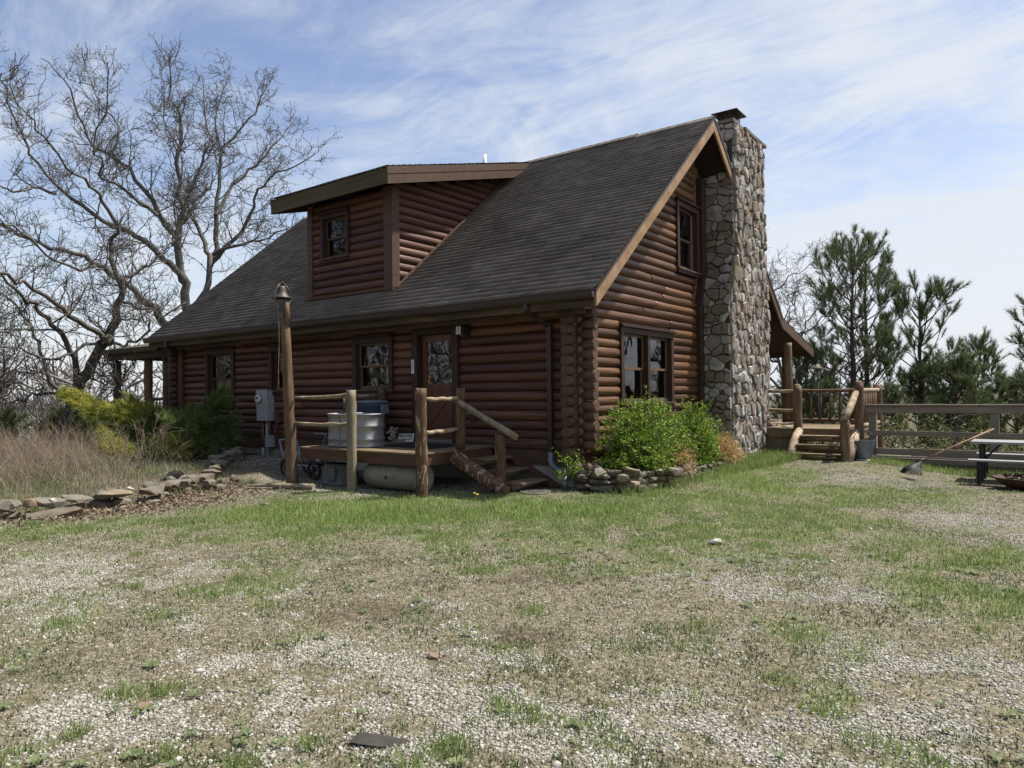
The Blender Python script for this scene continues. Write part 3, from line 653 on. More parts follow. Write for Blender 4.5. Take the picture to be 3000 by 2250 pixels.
stk = MB(); stk.box(b2-.15, b2-.13, yf+.010, yf+.013, 1.14, 1.2); stk.build('sticker', 'white', dob)
th = MB(); th.box(D0+.152, D1-.152, -.13, .02, .005, .045); th.build('threshold', 'galv', cabin)
# left porch roof and posts
pr = MB()
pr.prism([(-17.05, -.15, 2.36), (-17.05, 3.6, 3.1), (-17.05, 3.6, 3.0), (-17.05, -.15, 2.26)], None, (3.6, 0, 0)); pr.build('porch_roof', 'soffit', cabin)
pf = MB(); pf.box(-17.03, -13.5, -.12, -.08, 2.04, 2.27); pf.box(-17.0, -16.96, -.07, 3.5, 2.1, 2.3); pf.build('porch_fascia', 'fascia', cabin)
pb = MB(); pb.box(-13.49, -12.86, -.14, .3, 2.0, 2.40); pb.build('porch_beam', 'soffit', cabin)
pg = MB(); P = [(-17.1, -.125+a_, 2.30+b_2) for a_, b_2 in prof]; pg.prism(P, None, (3.6, 0, 0)); pg.build('porch_gutter', 'gutter', cabin)
MT['mossroof'] = pm('mossy_shingles', [(.05, .06, .022), (.09, .085, .04), (.06, .05, .04)], (4, 4, 4), .95, .02, (12, 12, 12))
ms = MB(); ms.prism([(-17.1, -.18, 2.38), (-17.1, 3.6, 3.13), (-17.1, 3.6, 3.102), (-17.1, -.18, 2.352)], None, (3.66, 0, 0)); ms.build('porch_shingles', 'mossroof', cabin)
for x, y in ((-14.6, .06), (-13.55, .06), (-16.85, .2)):
    p_ = MB(); p_.tube([(x+rnd.uniform(-.015, .015), y, -.1+i*.24) for i in range(10)], [.115+rnd.uniform(-.006, .008) for i in range(10)], 12); p_.build('porch_post', 'post', cabin)
pd = MB(); pd.box(-17, -12.86, -.02, 3.6, -.2, -.02); pd.build('porch_floor', 'deck', cabin)
for a_, b_2, r_ in (((-14.6, .1, .86), (-13.55, .1, .88), .045), ((-13.5, .1, .86), (-12.9, .1, .86), .045), ((-14.6, .12, .12), (-12.9, .12, .12), .035), ((-14.5, -.1, .15), (-13.6, -.02, .62), .045), ((-17, 3.5, .86), (-12.9, 3.5, .86), .045)):
    pt = MB(); pt.tube([a_, b_2], r_, 8); pt.build('porch_rail', 'post', cabin)
for i in range(9):
    x = -14.42+i*.19; b_ = MB(); b_.tube([(x, .11, .14), (x+rnd.uniform(-.01, .01), .11, .85)], .022, 7); b_.build('baluster', 'post', cabin)
# ------------------------------------------------------------ stonework
def stonework(faces, name, mat, parent, seedn, edge=.0):
    """irregular stones: voronoi cells of a jittered anisotropic grid, cut to the face outline, each extruded by its own depth"""
    V = []; Fc3 = []
    mb = MB(); rs = random.Random(seedn)
    for (T, width, z0, z1, xl, xr, ku) in faces:
        seeds = []
        z = z0
        while z < z1:
            h = rs.choice([.07, .10, .14, .19, .25]); x = xl(z)
            while x < xr(z):
                w = rs.uniform(.08, .27); seeds.append((x+w/2+rs.uniform(-.05, .05), z+h/2+rs.uniform(-.05, .05))); x += w
            z += h
        seeds = [s for s in seeds if rs.random() > .16]; wt = {s: rs.uniform(-.014, .014) for s in seeds}
        for (sx, sz) in seeds:
            lo, hi = xl(sz), xr(sz)
            if not (lo-.02 < sx < hi+.02 and z0-.02 < sz < z1+.02): continue
            poly = [(max(sx-.4, -9), sz-.4), (sx+.4, sz-.4), (sx+.4, sz+.4), (sx-.4, sz+.4)]
            planes = []
            for (tx, tz) in seeds:
                dx, dz = (tx-sx)*ku, (tz-sz); dd = dx*dx+dz*dz
                if dd < 1e-9 or dd > .64: continue
                planes.append((dx*ku, dz, (dd+wt[(sx, sz)]-wt[(tx, tz)])/2))
            # outline
            for px, pz, pd in planes:
                poly = clip(poly, sx, sz, px, pz, pd)
                if len(poly) < 3: break
            if len(poly) < 3: continue
            poly = clip(poly, 0, 0, -1, 0, -min(xl(sz-.1), xl(sz+.1))); poly = clip(poly, 0, 0, 1, 0, max(xr(sz+.1), xr(sz-.1))); poly = clip(poly, 0, 0, 0, 1, z1); poly = clip(poly, 0, 0, 0, -1, -z0)
            if len(poly) < 3: continue
            P = np.array(poly); c = P.mean(0); size = np.abs(P-c).max()
            if size < .025: continue
            g = .013/size
            # add midpoints for a slightly ragged outline
            Q = []
            for i in range(len(P)):
                Q.append(P[i]); m = (P[i]+P[(i+1) % len(P)])/2; Q.append(m+np.array([rs.uniform(-.015, .015), rs.uniform(-.015, .015)]))
            Q = np.array(Q); k = len(Q)
            dep = rs.uniform(.010, .085); tx, tz = rs.uniform(-.12, .12), rs.uniform(-.12, .12)
            rings = [(1-g, -.03), (1-g*1.1, dep*.6), (1-g*2.6-.03, dep)]
            off = len(mb.v); VV = []
            for s, n in rings:
                for q in Q:
                    w = c+(q-c)*s; nn = n if n < 0 else n+(w[0]-c[0])*tx+(w[1]-c[1])*tz+rs.uniform(-.005, .005)
                    VV.append(T(w[0], w[1], nn))
            ctr = T(c[0], c[1], dep+rs.uniform(-.004, .012)); VV.append(ctr)
            FF = []
            for r in range(2):
                for i in range(k): FF.append((r*k+i, r*k+(i+1) % k, (r+1)*k+(i+1) % k, (r+1)*k+i))
            for i in range(k): FF.append((2*k+i, 2*k+(i+1) % k, 3*k))
            mb.add(VV, FF)
    return mb.build(name, mat, parent)
def clip(poly, cx, cz, nx_, nz_, d):
    out = []; k = len(poly)
    for i in range(k):
        a, b = poly[i], poly[(i+1) % k]
        da = (a[0]-cx)*nx_+(a[1]-cz)*nz_-d; db = (b[0]-cx)*nx_+(b[1]-cz)*nz_-d
        if da <= 0: out.append(a)
        if (da < 0 < db) or (db < 0 < da):
            t = da/(da-db); out.append((a[0]+(b[0]-a[0])*t, a[1]+(b[1]-a[1])*t))
    return out
chim = thing('stone_chimney', (.37, 6.5, -.66), 'tall fieldstone chimney of rough grey and rust stones on the gable end', 'chimney')
CXO = .72
def cl_(z): return 5.24 if z < 2.95 else (5.24+(5.58-5.24)*(z-2.95)/.95 if z < 3.9 else 5.58)
def cr_(z): return 7.86 if z < 2.95 else (7.86-(.16)*(z-2.95)/.95 if z < 3.9 else 7.70)
core = MB()
for za, zb in ((-1.0, 2.95), (2.951, 3.9), (3.901, 6.9)):
    core.add([(x, y, z) for z in (za, zb) for (x, y) in ((-.3, (cl_(z)+.02)), (CXO-.02, cl_(z)+.02), (CXO-.02, cr_(z)-.02), (-.3, cr_(z)-.02))], [(3, 2, 1, 0), (4, 5, 6, 7), (0, 1, 5, 4), (1, 2, 6, 5), (2, 3, 7, 6), (3, 0, 4, 7)])
core.build('mortar_core', 'mortar', chim)
fx = (lambda u, w, n: (CXO+n, u, w), 0, -.75, 6.93, cl_, cr_, 1.2)
fl = (lambda u, w, n: (u, cl_(w)-n, w), 0, -.75, 6.93, lambda z: .02 if z < 5.0 else .0, lambda z: CXO, .75)
fr_ = (lambda u, w, n: (CXO-u, cr_(w)+n, w), 0, -.75, 6.93, lambda z: 0, lambda z: CXO+.2, 1)
stonework([fx], 'stonework', 'stone', chim, 5); o = stonework([fl], 'stonework', 'stone', chim, 8); stonework([fr_], 'stonework', 'stone', chim, 9)
cp = MB(); rs = random.Random(3)
y = 5.53
while y < 7.68:
    w = rs.uniform(.25, .5); cp.obox((.33, y+w/2, 6.98+rs.uniform(-.012, .012)), (.43+rs.uniform(-.03, .03), 0, 0), (0, w/2-.004, rs.uniform(-.01, .01)), (0, 0, .035)); y += w
cp.build('cap_slab', 'rock', chim)
fl_ = MB(); fl_.box(.26, .60, 5.95, 6.33, 7.01, 7.12); fl_.build('flue', 'iron', chim)
fc = MB(); fc.add([(.14, 5.80, 7.32), (.74, 5.80, 7.32), (.74, 6.48, 7.32), (.14, 6.48, 7.32), (.44, 6.14, 7.37), (.14, 5.80, 7.305), (.74, 5.80, 7.305), (.74, 6.48, 7.305), (.14, 6.48, 7.305)], [(0, 1, 4), (1, 2, 4), (2, 3, 4), (3, 0, 4), (8, 7, 6, 5), (0, 5, 6, 1), (1, 6, 7, 2), (2, 7, 8, 3), (3, 8, 5, 0)])
for i in range(9):
    for (xx, yy) in ((.25+i*.045, 5.93), (.25+i*.045, 6.36), (.25, 5.93+i*.052), (.61, 5.93+i*.052)): fc.box(xx, xx+.009, yy, yy+.009, 7.02, 7.31)
fc.build('spark_cap', 'black', chim)

# rocks -------------------------------------------------------
import bmesh
def rock(c, s, rot=0, seed=0, flat=.55, name='edging_stone', mat='rock', parent=None, boxy=.75):
    r = random.Random(seed); bm = bmesh.new()
    for i in range(22):
        v = Vector((r.gauss(0, 1), r.gauss(0, 1), r.gauss(0, 1))).normalized()
        m = max(abs(v.x), abs(v.y), abs(v.z)); v = v*(1-boxy)+v/m*boxy*.85
        bm.verts.new((v.x*s[0]*r.uniform(.88, 1), v.y*s[1]*r.uniform(.88, 1), v.z*s[2]*r.uniform(.9, 1)))
    bmesh.ops.convex_hull(bm, input=bm.verts)
    bmesh.ops.delete(bm, geom=[v for v in bm.verts if not v.link_faces], context='VERTS')
    bmesh.ops.recalc_face_normals(bm, faces=bm.faces)
    bmesh.ops.rotate(bm, verts=bm.verts, matrix=Matrix.Rotation(r.uniform(-.12, .12), 3, 'X') @ Matrix.Rotation(r.uniform(-.12, .12), 3, 'Y'))
    bmesh.ops.rotate(bm, verts=bm.verts, matrix=Matrix.Rotation(rot, 3, 'Z'))
    me = bpy.data.meshes.new(name); bm.to_mesh(me); bm.free(); me.materials.append(MT[mat])
    o = bpy.data.objects.new(name, me); COL.objects.link(o)
    if parent is not None: o.parent = parent; o.location = Vector(c)-Vector(parent['_w'])
    else: o.location = c
    return o
G = lambda x, y: float(gh(x, y))
# low stone border at the left: rows of flat rocks
path = [(-5.3, -7.4), (-4.95, -6.6), (-4.7, -6.0), (-5.0, -5.3), (-4.7, -4.8), (-5.3, -4.1), (-5.6, -3.4), (-6.1, -2.9), (-6.9, -2.4), (-7.6, -1.6), (-8.2, -1.1)]
wall = thing('stone_border', (-5.3, -5, -.66), 'low dry laid border of flat grey rocks in front of the dry brush', 'stone wall')
rs = random.Random(21); cnt = 0
for i in range(len(path)-1):
    a, b2 = Vector((*path[i], 0)), Vector((*path[i+1], 0)); l = (b2-a).length; t = 0; ang = math.atan2((b2-a).y, (b2-a).x)
    while t < l:
        sx = rs.uniform(.11, .28); p = a.lerp(b2, min(1, (t+sx)/l)); t += sx*1.75
        for lay in range(2):
            if cnt > 76: break
            h = rs.uniform(.05, .10); off = rs.uniform(-.07, .07)-lay*.06
            nrm = Vector((-(b2-a).y, (b2-a).x, 0)).normalized(); q = p+nrm*(off+.05*lay)+(b2-a).normalized()*rs.uniform(-.06, .06)*lay
            rock((q.x, q.y, G(q.x, q.y)+.04+lay*.14), (sx*rs.uniform(.7, 1.05), rs.uniform(.11, .19), h), ang+rs.uniform(-.25, .25), rs.random(), parent=wall, name='stone', boxy=.9); cnt += 1
def loose(c, s, rot, seed, mat, label, nm='loose_stone', boxy=.7):
    o = rock(c, s, rot, seed, name=nm, mat=mat, boxy=boxy); tag(o, label, 'stone', 'loose stones lying on and by the stone border'); return o
for i in range(16):
    x, y = -5.35+rs.gauss(0, .3), -3.7+rs.gauss(0, .35); rock((x, y, G(x, y)+.05+rs.uniform(0, .12)), (rs.uniform(.1, .2), rs.uniform(.08, .14), rs.uniform(.05, .09)), rs.uniform(0, 3), rs.random(), parent=wall, name='stone')
loose((-4.72, -5.25, G(-4.72, -5.25)+.20), (.26, .17, .07), 1.0, 2, 'rock_tan', 'large flat tan slab on top of the left stone border', boxy=.95)
loose((-4.72, -6.35, G(-4.7, -6.3)+.20), (.11, .09, .07), .4, 3, 'rock_orange', 'rounded orange stone on the left stone border')
loose((-4.95, -6.95, G(-4.9, -6.9)+.10), (.13, .12, .1), .9, 4, 'rock_orange', 'rusty red wedge of stone at the left edge of the border')
loose((-4.66, -6.1, G(-4.7, -6.1)+.20), (.05, .05, .05), .2, 5, 'rock_white', 'small white stone standing beside the orange stone')
loose((-4.95, -4.95, G(-4.9, -4.9)+.22), (.07, .06, .04), .2, 6, 'rock_white', 'pale chip of stone right of the tan slab')
loose((-5.5, -3.75, G(-5.5, -3.75)+.2), (.17, .12, .09), .9, 7, 'rock', 'thick grey stone propped at the right end of the border')
loose((-4.5, -6.15, G(-4.5, -6.15)+.05), (.40, .16, .08), 1.1, 8, 'rock', 'longest flat grey slab at the foot of the left border', boxy=.95)
loose((2.45, -8.32, G(2.45, -8.32)+.015), (.045, .035, .02), .3, 9, 'rock_orange', 'small orange stone on the gravel at the lower left', 'small_stone')
loose((3.75, -7.88, G(3.75, -7.88)+.008), (.17, .055, .018), .55, 10, 'mortar', 'flat dark brown rock half buried in the gravel', 'small_stone')
loose((3.2, -6.95, G(3.2, -6.95)+.012), (.045, .04, .02), .55, 11, 'rock_orange', 'tan brown stone lying in the middle of the gravel', 'small_stone')
loose((3.45, -3.0, G(3.4, -3.0)+.03), (.09, .06, .04), .55, 12, 'rock_white', 'whitish stone in the grass right of centre', 'small_stone')
loose((-2.9, -4.0, G(-2.9, -4.0)+.02), (.08, .06, .04), .55, 13, 'rock_orange', 'pinkish stone at the edge of the lush grass', 'small_stone')
# rock wall holding the shrub bed at the gable end
w2 = thing('rock_bed_wall', (.8, 2.3, -.66), 'dry stacked rock wall in front of the green shrubs by the gable', 'stone wall')
rs = random.Random(5)
P2 = [(.05, -.28), (.6, -.32), (1.05, 0), (1.12, .9), (1.1, 2.2), (1.05, 3.6), (.95, 5.0)]
for i in range(len(P2)-1):
    a, b2 = Vector((*P2[i], 0)), Vector((*P2[i+1], 0)); l = (b2-a).length; ang = math.atan2((b2-a).y, (b2-a).x)
    H = [.36, .36, .28, .2, .16, .2][i]
    z = 0
    while z < H:
        t = rs.uniform(-.05, .05); hh_ = rs.uniform(.035, .075)
        while t < l:
            sx = rs.uniform(.07, .20); p = a.lerp(b2, min(1, (t+sx)/l)); t += sx*1.8
            rock((p.x+rs.uniform(-.03, .03), p.y+rs.uniform(-.03, .03), G(p.x, p.y)+.02+z+hh_*.7), (sx, rs.uniform(.07, .11), hh_*rs.uniform(.8, 1.1)), ang+rs.uniform(-.3, .3), rs.random(), parent=w2, name='stone')
        z += hh_*1.9
fill = MB(); fill.prism([(.03, -.2, -.8), (.85, -.2, -.8), (.95, .9, -.8), (.9, 5.2, -.8), (.03, 5.2, -.8)], None, (0, 0, .38)); fill.build('soil_fill', 'ground', w2)
tg = 'rocks leaned on the rock bed wall'
for c, s, r_, sd, m, lb in (((1.0, -.15, -.28), (.2, .06, .03), -.2, 31, 'rock_tan', 'tan slab tilted on top of the rock bed wall'), ((.95, -.25, -.42), (.12, .1, .08), .5, 32, 'rock_tan', 'chunky tan block in the rock bed wall below the shrubs'), ((.62, -.4, -.33), (.14, .1, .09), 1.1, 33, 'rock', 'dark triangular rock in the rock bed wall'), ((1.28, .9, -.42), (.2, .14, .1), 1.4, 34, 'rock', 'large rough grey boulder right of the rock bed wall corner'), ((1.15, -.28, -.5), (.1, .08, .07), .2, 35, 'rock_tan', 'small tan block at the foot of the rock bed wall')):
    o = rock(c, s, r_, sd, name='leaning_rock', mat=m); tag(o, lb, 'rock', tg)

# ------------------------------------------------------------ front deck
deck = thing('front_deck', (-3.1, -1.1, -.66), 'raised wooden deck with log posts and steps at the cabin door', 'deck')
pl = MB(); x = -4.62
DXL, DXR, DYF = -4.62, -1.63, -2.12
x = DXL
while x < DXR-.02:
    w = .137; pl.box(x, min(x+w, DXR), DYF, -.16, -.03+rnd.uniform(-.001, .001), .0+rnd.uniform(-.0015, .0015)); x += w+.006
pl.build('deck_boards', 'deck', deck)
rm = MB(); rm.box(DXL+.01, DXR-.02, DYF+.02, DYF+.06, -.21, -.031); rm.box(DXR-.06, DXR-.02, DYF+.061, -.12, -.21, -.031); rm.box(DXL+.01, DXL+.05, DYF+.061, -.12, -.21, -.031)
for x in (-3.9, -3.2, -2.5): rm.box(x, x+.04, DYF+.061, -.12, -.2, -.032)
rm.build('rim_board', 'deckrim', deck)
def post(mb, x, y, z0, z1, r0, r1, n=14, lean=(0, 0), knob=.05):
    k = max(4, int((z1-z0)/.12)); pts = []; rr = []
    for i in range(k+1):
        t = i/k; pts.append((x+lean[0]*t+rnd.uniform(-.006, .006), y+lean[1]*t+rnd.uniform(-.006, .006), z0+(z1-z0)*t)); rr.append((r0+(r1-r0)*t)*(1+rnd.uniform(-knob, knob)))
    mb.tube(pts, rr, n, rough=.03); return mb
pp = MB(); post(pp, -3.04, -2.25, -.75, 1.01, .084, .078); o = pp.build('deck_post', 'postgrey', deck); o['label'] = 'weathered grey deck post standing in front of the tank'
pp = MB(); post(pp, -1.54, -2.14, -.75, 1.02, .095, .086); o = pp.build('deck_post', 'paintpost', deck); o['label'] = 'front corner deck post with peeling stain'
pp = MB(); post(pp, -1.62, -1.12, .0, 1.02, .085, .075); pp.build('deck_post', 'post', deck)
pp = MB(); post(pp, -4.6, -.12, .0, 1.06, .08, .075); pp.build('deck_post', 'post', deck)
for a, b2, r in (((-4.62, -2.2, .89), (-3.1, -2.2, .95), .026), ((-4.62, -2.2, .43), (-3.1, -2.22, .45), .036), ((-1.54, -2.08, .86), (-1.62, -1.16, .86), .036), ((-1.54, -2.08, .33), (-1.62, -1.16, .35), .035), ((-4.6, -2.1, .9), (-4.6, -.16, .92), .035)):
    q = MB(); k = 7; q.tube([Vector(a).lerp(Vector(b2), i/(k-1))+Vector((0, 0, rnd.uniform(-.008, .008)+(-.018 if 0 < i < k-1 and r < .04 else 0))) for i in range(k)], [r*(rnd.uniform(.9, 1.1) if 0 < i < k-1 else .8) for i in range(k)], 10, rough=.04); q.build('rail', 'railwood', deck)
# steps: three half-log treads going down to the right, leaning log stringer, far stringer
for i, (x0, x1, z, ya, yb) in enumerate(((-1.50, -1.17, -.155, -1.06, -.28), (-1.14, -.82, -.335, -1.04, -.26), (-.78, -.44, -.505, -1.0, -.26))):
    q = MB(); q.box(x0, x1, ya, yb, z-.035, z); q.tube([(x0+.17, ya+.005, z-.075), (x0+.17, yb-.005, z-.075)], [.065, .06], 10, sq=.8); q.build('step_tread', 'deck', deck)
q = MB(); q.tube([(-1.5, -1.42, -.10), (-1.2, -1.36, -.28), (-.9, -1.28, -.47), (-.60, -1.2, -.65)], [.125, .12, .115, .10], 16, rough=.04); q.build('log_stringer', 'paintpost', deck)
q = MB(); q.beam((-1.62, -.18, -.02), (-.3, -.18, -.66), .05, .2, (0, 1, 0)); q.build('stringer', 'deckrim', deck)
pp = MB(); post(pp, -.80, -1.1, -.75, .26, .085, .082); o = pp.build('step_post', 'paintpost', deck)
q = MB(); q.tube([Vector((-1.66, -1.22, .83)).lerp(Vector((-.50, -1.06, .22)), i/7)+Vector((0, 0, rnd.uniform(-.006, .006))) for i in range(8)], [.042, .046, .05, .05, .053, .054, .057, .052], 12, rough=.03); o = q.build('handrail', 'postgrey', deck); o['label'] = 'sloping bare log handrail of the front steps'
# bell post with dinner bell
bp_ = thing('bell_post', (-4.70, -2.25, -.66), 'tallest rough log post rising past the eave at the left deck corner', 'post')
q = MB(); zs = [-.75, -.5, -.2, .1, .3, .55, .8, 1.0, 1.2, 1.45, 1.7, 1.95, 2.2, 2.24]; rr = [.110, .106, .102, .098, .104, .094, .092, .100, .09, .093, .085, .088, .078, .068]
q.tube([(-4.66-.055*(z+.66)+rnd.uniform(-.012, .012), -2.25, z) for z in zs], rr, 16, rough=.05); q.tube([(-4.77, -2.24, 2.2), (-4.78, -2.24, 2.45), (-4.79, -2.24, 2.62)], [.058, .05, .046], 12, rough=.05); q.build('log', 'post', bp_)
bell = thing('dinner_bell', (-4.86, -2.25, 2.6), 'iron dinner bell with hanging pull cord on top of the bell post', 'bell')
prof_b = [(.03, .31), (.07, .30), (.085, .26), (.095, .18), (.115, .1), (.15, .04), (.195, .0), (.19, -.01), (.14, .02), (.01, .04)]
bx_, bz_ = -4.92, 2.71
q = MB(); q.lathe((bx_, -2.25, bz_), [(r*.9, z*.72) for r, z in prof_b[::-1]], 26); q.build('bell', 'iron', bell)
q = MB(); q.tube([(bx_, -2.25, bz_+.2), (bx_, -2.25, bz_+.26), (bx_+.03, -2.25, bz_+.30), (bx_+.05, -2.25, bz_+.26)], .013, 8)
for sg in (-1, 1): q.tube([(bx_+.02, -2.25+sg*.05, bz_+.26), (bx_+.03, -2.25+sg*.13, bz_+.16), (bx_+.03, -2.25+sg*.19, bz_-.01), (bx_+.07, -2.25+sg*.10, bz_-.1), (-4.80, -2.25+sg*.04, 2.5), (-4.79, -2.25+sg*.06, 2.35)], .014, 8)
q.tube([(bx_+.02, -2.31, bz_+.26), (bx_+.02, -2.19, bz_+.26)], .014, 8)
q.build('yoke', 'iron', bell)
q = MB(); k = 14; q.tube([(-5.02+.03*math.sin(i*.35)+i*.004, -2.28, 2.74-i*(2.74-1.05)/k) for i in range(k+1)], [.006 if i not in (3,) else .012 for i in range(k)]+[.014], 6); q.tube([(-4.93, -2.28, 2.8), (-5.02, -2.28, 2.74)], .008, 6); q.build('pull_cord', 'railwood', bell)
# stock tank (oval galvanised tub)
tk = thing('stock_tank', (-3.62, -1.72, .0), 'oval galvanised stock tank on the deck behind the grey post', 'tank')
def oval(mb, c, rx, ry, prof, n=48, rot=0.):
    V = []
    for dr_, z in prof:
        for j in range(n):
            t = 2*math.pi*j/n; ex = .75; cx_ = math.copysign(abs(math.cos(t))**ex, math.cos(t)); sy_ = math.copysign(abs(math.sin(t))**ex, math.sin(t))
            X, Y = cx_*(rx+dr_), sy_*(ry+dr_); V.append((c[0]+X*math.cos(rot)-Y*math.sin(rot), c[1]+X*math.sin(rot)+Y*math.cos(rot), c[2]+z))
    k = len(prof); mb.add(V, [(i*n+j, i*n+(j+1) % n, (i+1)*n+(j+1) % n, (i+1)*n+j) for i in range(k-1) for j in range(n)], True)
    o = len(mb.v)-len(V); mb.f.append(tuple(o+j for j in range(n))[::-1]); mb.f.append(tuple(o+(k-1)*n+j for j in range(n))); mb.sm += [False, False]
q = MB(); oval(q, (-3.74, -1.55, .01), .58, .34, [(.0, 0), (.01, .008), (.0, .02), (-.005, .1), (.012, .125), (.012, .15), (-.005, .17), (-.005, .33), (.012, .355), (.012, .38), (-.005, .4), (0, .555), (.014, .565), (.014, .58), (0, .585), (-.012, .56), (-.02, .50)]); q.build('tank_wall', 'galv', tk)
q = MB(); q.tube([(-4.16, -1.83, .50), (-4.165, -1.90, .50)], .012, 8); q.build('drain_plug', 'iron', tk)
q = MB(); q.box(-3.62, -3.59, -1.903, -1.896, .05, .08); q.build('label_patch', 'white', tk)
q = MB(); q.box(-3.775, -3.765, -1.902, -1.894, .02, .55); q.build('seam', 'galvdull', tk)
ln = thing('lantern', (-4.0, -1.45, .58), 'round dark wire candle lantern standing on the stock tank', 'lantern')
q = MB(); q.lathe((-4.02, -1.5, .585), [(.115, 0), (.115, .012), (.07, .03), (.0, .032)], 20); q.build('base', 'iron', ln)
q = MB()
for j in range(16):
    t = 2*math.pi*j/16; q.tube([(-4.02+.075*math.cos(t), -1.5+.075*math.sin(t), .6), (-4.02+.075*math.cos(t), -1.5+.075*math.sin(t), .88)], .004, 5)
for z in (.61, .70, .79, .88): q.tube([(-4.02+.075*math.cos(t/12*6.283), -1.5+.075*math.sin(t/12*6.283), z) for t in range(13)], .005, 5)
q.build('cage', 'iron', ln)
q = MB(); q.lathe((-4.02, -1.5, .6), [(.028, 0), (.028, .09), (0, .095)], 12); q.build('candle', 'railwood', ln)
pt_ = MB(); pt_.lathe((-3.72, -1.55, .588), [(.0, 0), (.09, .0), (.11, .02), (.105, .022), (.08, .008), (.0, .006)], 20); tag(pt_.build('dish', 'white', None, (-3.72, -1.55, .588)), 'pale shallow dish lying on the stock tank', 'dish')
tl = MB(); tl.box(-4.1, -3.35, -1.72, -1.38, .562, .584); 
tl.build('tank_lid', 'galvdull', tk)
# bin
bn = thing('trash_bin', (-4.3, -.62, .0), 'blue plastic trash bin with grey lid by the cabin wall', 'bin')
q = MB(); q.lathe((-4.42, -.55, .0), [(.22, 0), (.23, .02), (.285, .70), (.30, .71), (.30, .76)], 28); q.build('body', 'bin', bn)
q = MB(); q.lathe((-4.42, -.55, .76), [(.31, 0), (.325, .0), (.325, .03), (.29, .05), (.10, .065), (.0, .067)], 28); q.build('lid', 'binlid', bn)
for sg in (-1, 1):
    q = MB(); q.box(-4.42+sg*.36-.04, -4.42+sg*.36+.04, -.62, -.48, .56, .74); q.build('handle', 'binlid', bn)
# mat, sign, pebbles
q = MB(); q.box(-3.40, -2.10, -1.36, -.5, .002, .016); tag(q.build('door_mat', 'mat', None, (-2.7, -.95, 0)), 'black rubber mat lying on the deck before the door', 'mat')
sg_ = thing('welcome_sign', (-3.7, -.32, .0), 'small white sign reading WELCOME leaning against the wall', 'sign')
q = MB(); q.obox((-3.71, -.33, .085), (.205, 0, .004), (0, .01, -.001), (0, .02, .078)); q.build('sign_board', 'white', sg_)
def text(txt, loc, size, mat, parent, rx=math.pi/2, rz=0, ry=0, thick=.001, name='lettering', sx=1):
    cu = bpy.data.curves.new(name, 'FONT'); cu.body = txt; cu.size = size; cu.extrude = thick; cu.align_x = 'CENTER'; cu.align_y = 'CENTER'
    t = bpy.data.objects.new(name, cu); COL.objects.link(t); dg = bpy.context.evaluated_depsgraph_get(); me = bpy.data.meshes.new_from_object(t.evaluated_get(dg)); bpy.data.objects.remove(t)
    me.name = name; me.materials.clear(); me.materials.append(MT[mat]); o = bpy.data.objects.new(name, me); COL.objects.link(o)
    o.rotation_euler = (rx, ry, rz); o.scale = (sx, 1, 1); o.parent = parent; o.location = Vector(loc)-Vector(parent['_w']); return o
text('WELCOME', (-3.71, -.349, .125), .082, 'black', sg_, rx=math.pi/2-.25)
text('to the Lodge', (-3.71, -.357, .068), .058, 'black', sg_, rx=math.pi/2-.25) if False else None
text('\u223c \u223c \u223c', (-3.71, -.35, .06), .06, 'black', sg_, rx=math.pi/2-.25) if False else None
q = MB(); q.obox((-3.66, -.352, .055), (.13, 0, 0), (0, .001, 0), (0, 0, .004)); q.obox((-3.74, -.354, .035), (.08, 0, .01), (0, .001, 0), (0, 0, .003)); q.build('flourish', 'black', sg_)
q = MB(); q.obox((-3.80, -.44, .025), (.14, 0, 0), (0, .03, 0), (0, 0, .022)); q.tube([(-3.94, -.44, .045), (-3.66, -.45, .045)], .022, 8); tag(q.build('wood_scrap', 'railwood', None, (-3.8, -.44, 0)), 'stub of driftwood lying in front of the welcome sign', 'wood')
ps_ = thing('pebble_pile', (-4.05, -.38, 0), 'small pile of pale pebbles beside the trash bin', 'pebbles')
rs = random.Random(9)
for i in range(30): rock((-4.12+rs.gauss(0, .04), -.30+rs.gauss(0, .04), .03+.25*(i/30)), (.035, .03, .026), rs.random()*3, rs.random(), name='pebble', mat='rock_white', parent=ps_)
# below the deck
q = MB(); P0 = [(-.36, -.24), (.36, -.24), (.36, .24), (-.36, .24)]
tb_ = thing('plastic_tub', (-4.02, -1.85, -.66), 'overturned grey plastic tub under the deck beside the bell post', 'tub')
oval(q, (-3.98, -1.72, -.66), .40, .24, [(0.03, 0), (.03, .03), (0, .032), (-.05, .33), (-.07, .36)], 32); q.build('tub_wall', 'tub', tb_)
q = MB(); q.box(-4.0, -3.82, -1.978, -1.93, -.58, -.36); q.build('recess', 'tub', tb_)
cv = thing('water_barrel', (-2.4, -1.6, -.66), 'big grey cylindrical tank lying on its side under the deck', 'tank')
q = MB(); k = 26; pts = []; rr = []
for x, r in ((-3.12, .09), (-3.08, .16), (-3.0, .205), (-2.95, .215), (-2.6, .22), (-2.59, .224), (-2.57, .22), (-2.1, .22), (-1.84, .22), (-1.83, .23), (-1.80, .23)): pts.append((x, -1.82, -.43)); rr.append(r)
q.tube(pts, rr, 32); q.build('shell', 'culvert', cv)
q = MB(); q.tube([(-2.45, -2.03, -.43), (-2.45, -2.055, -.43)], .03, 12); q.tube([(-2.45, -2.05, -.43), (-2.45, -2.062, -.43)], .014, 10); q.build('plug', 'iron', cv)
q = MB(); q.beam((-2.98, -2.043, -.425), (-1.86, -2.043, -.425), .004, .008); q.build('seam', 'culvert', cv)
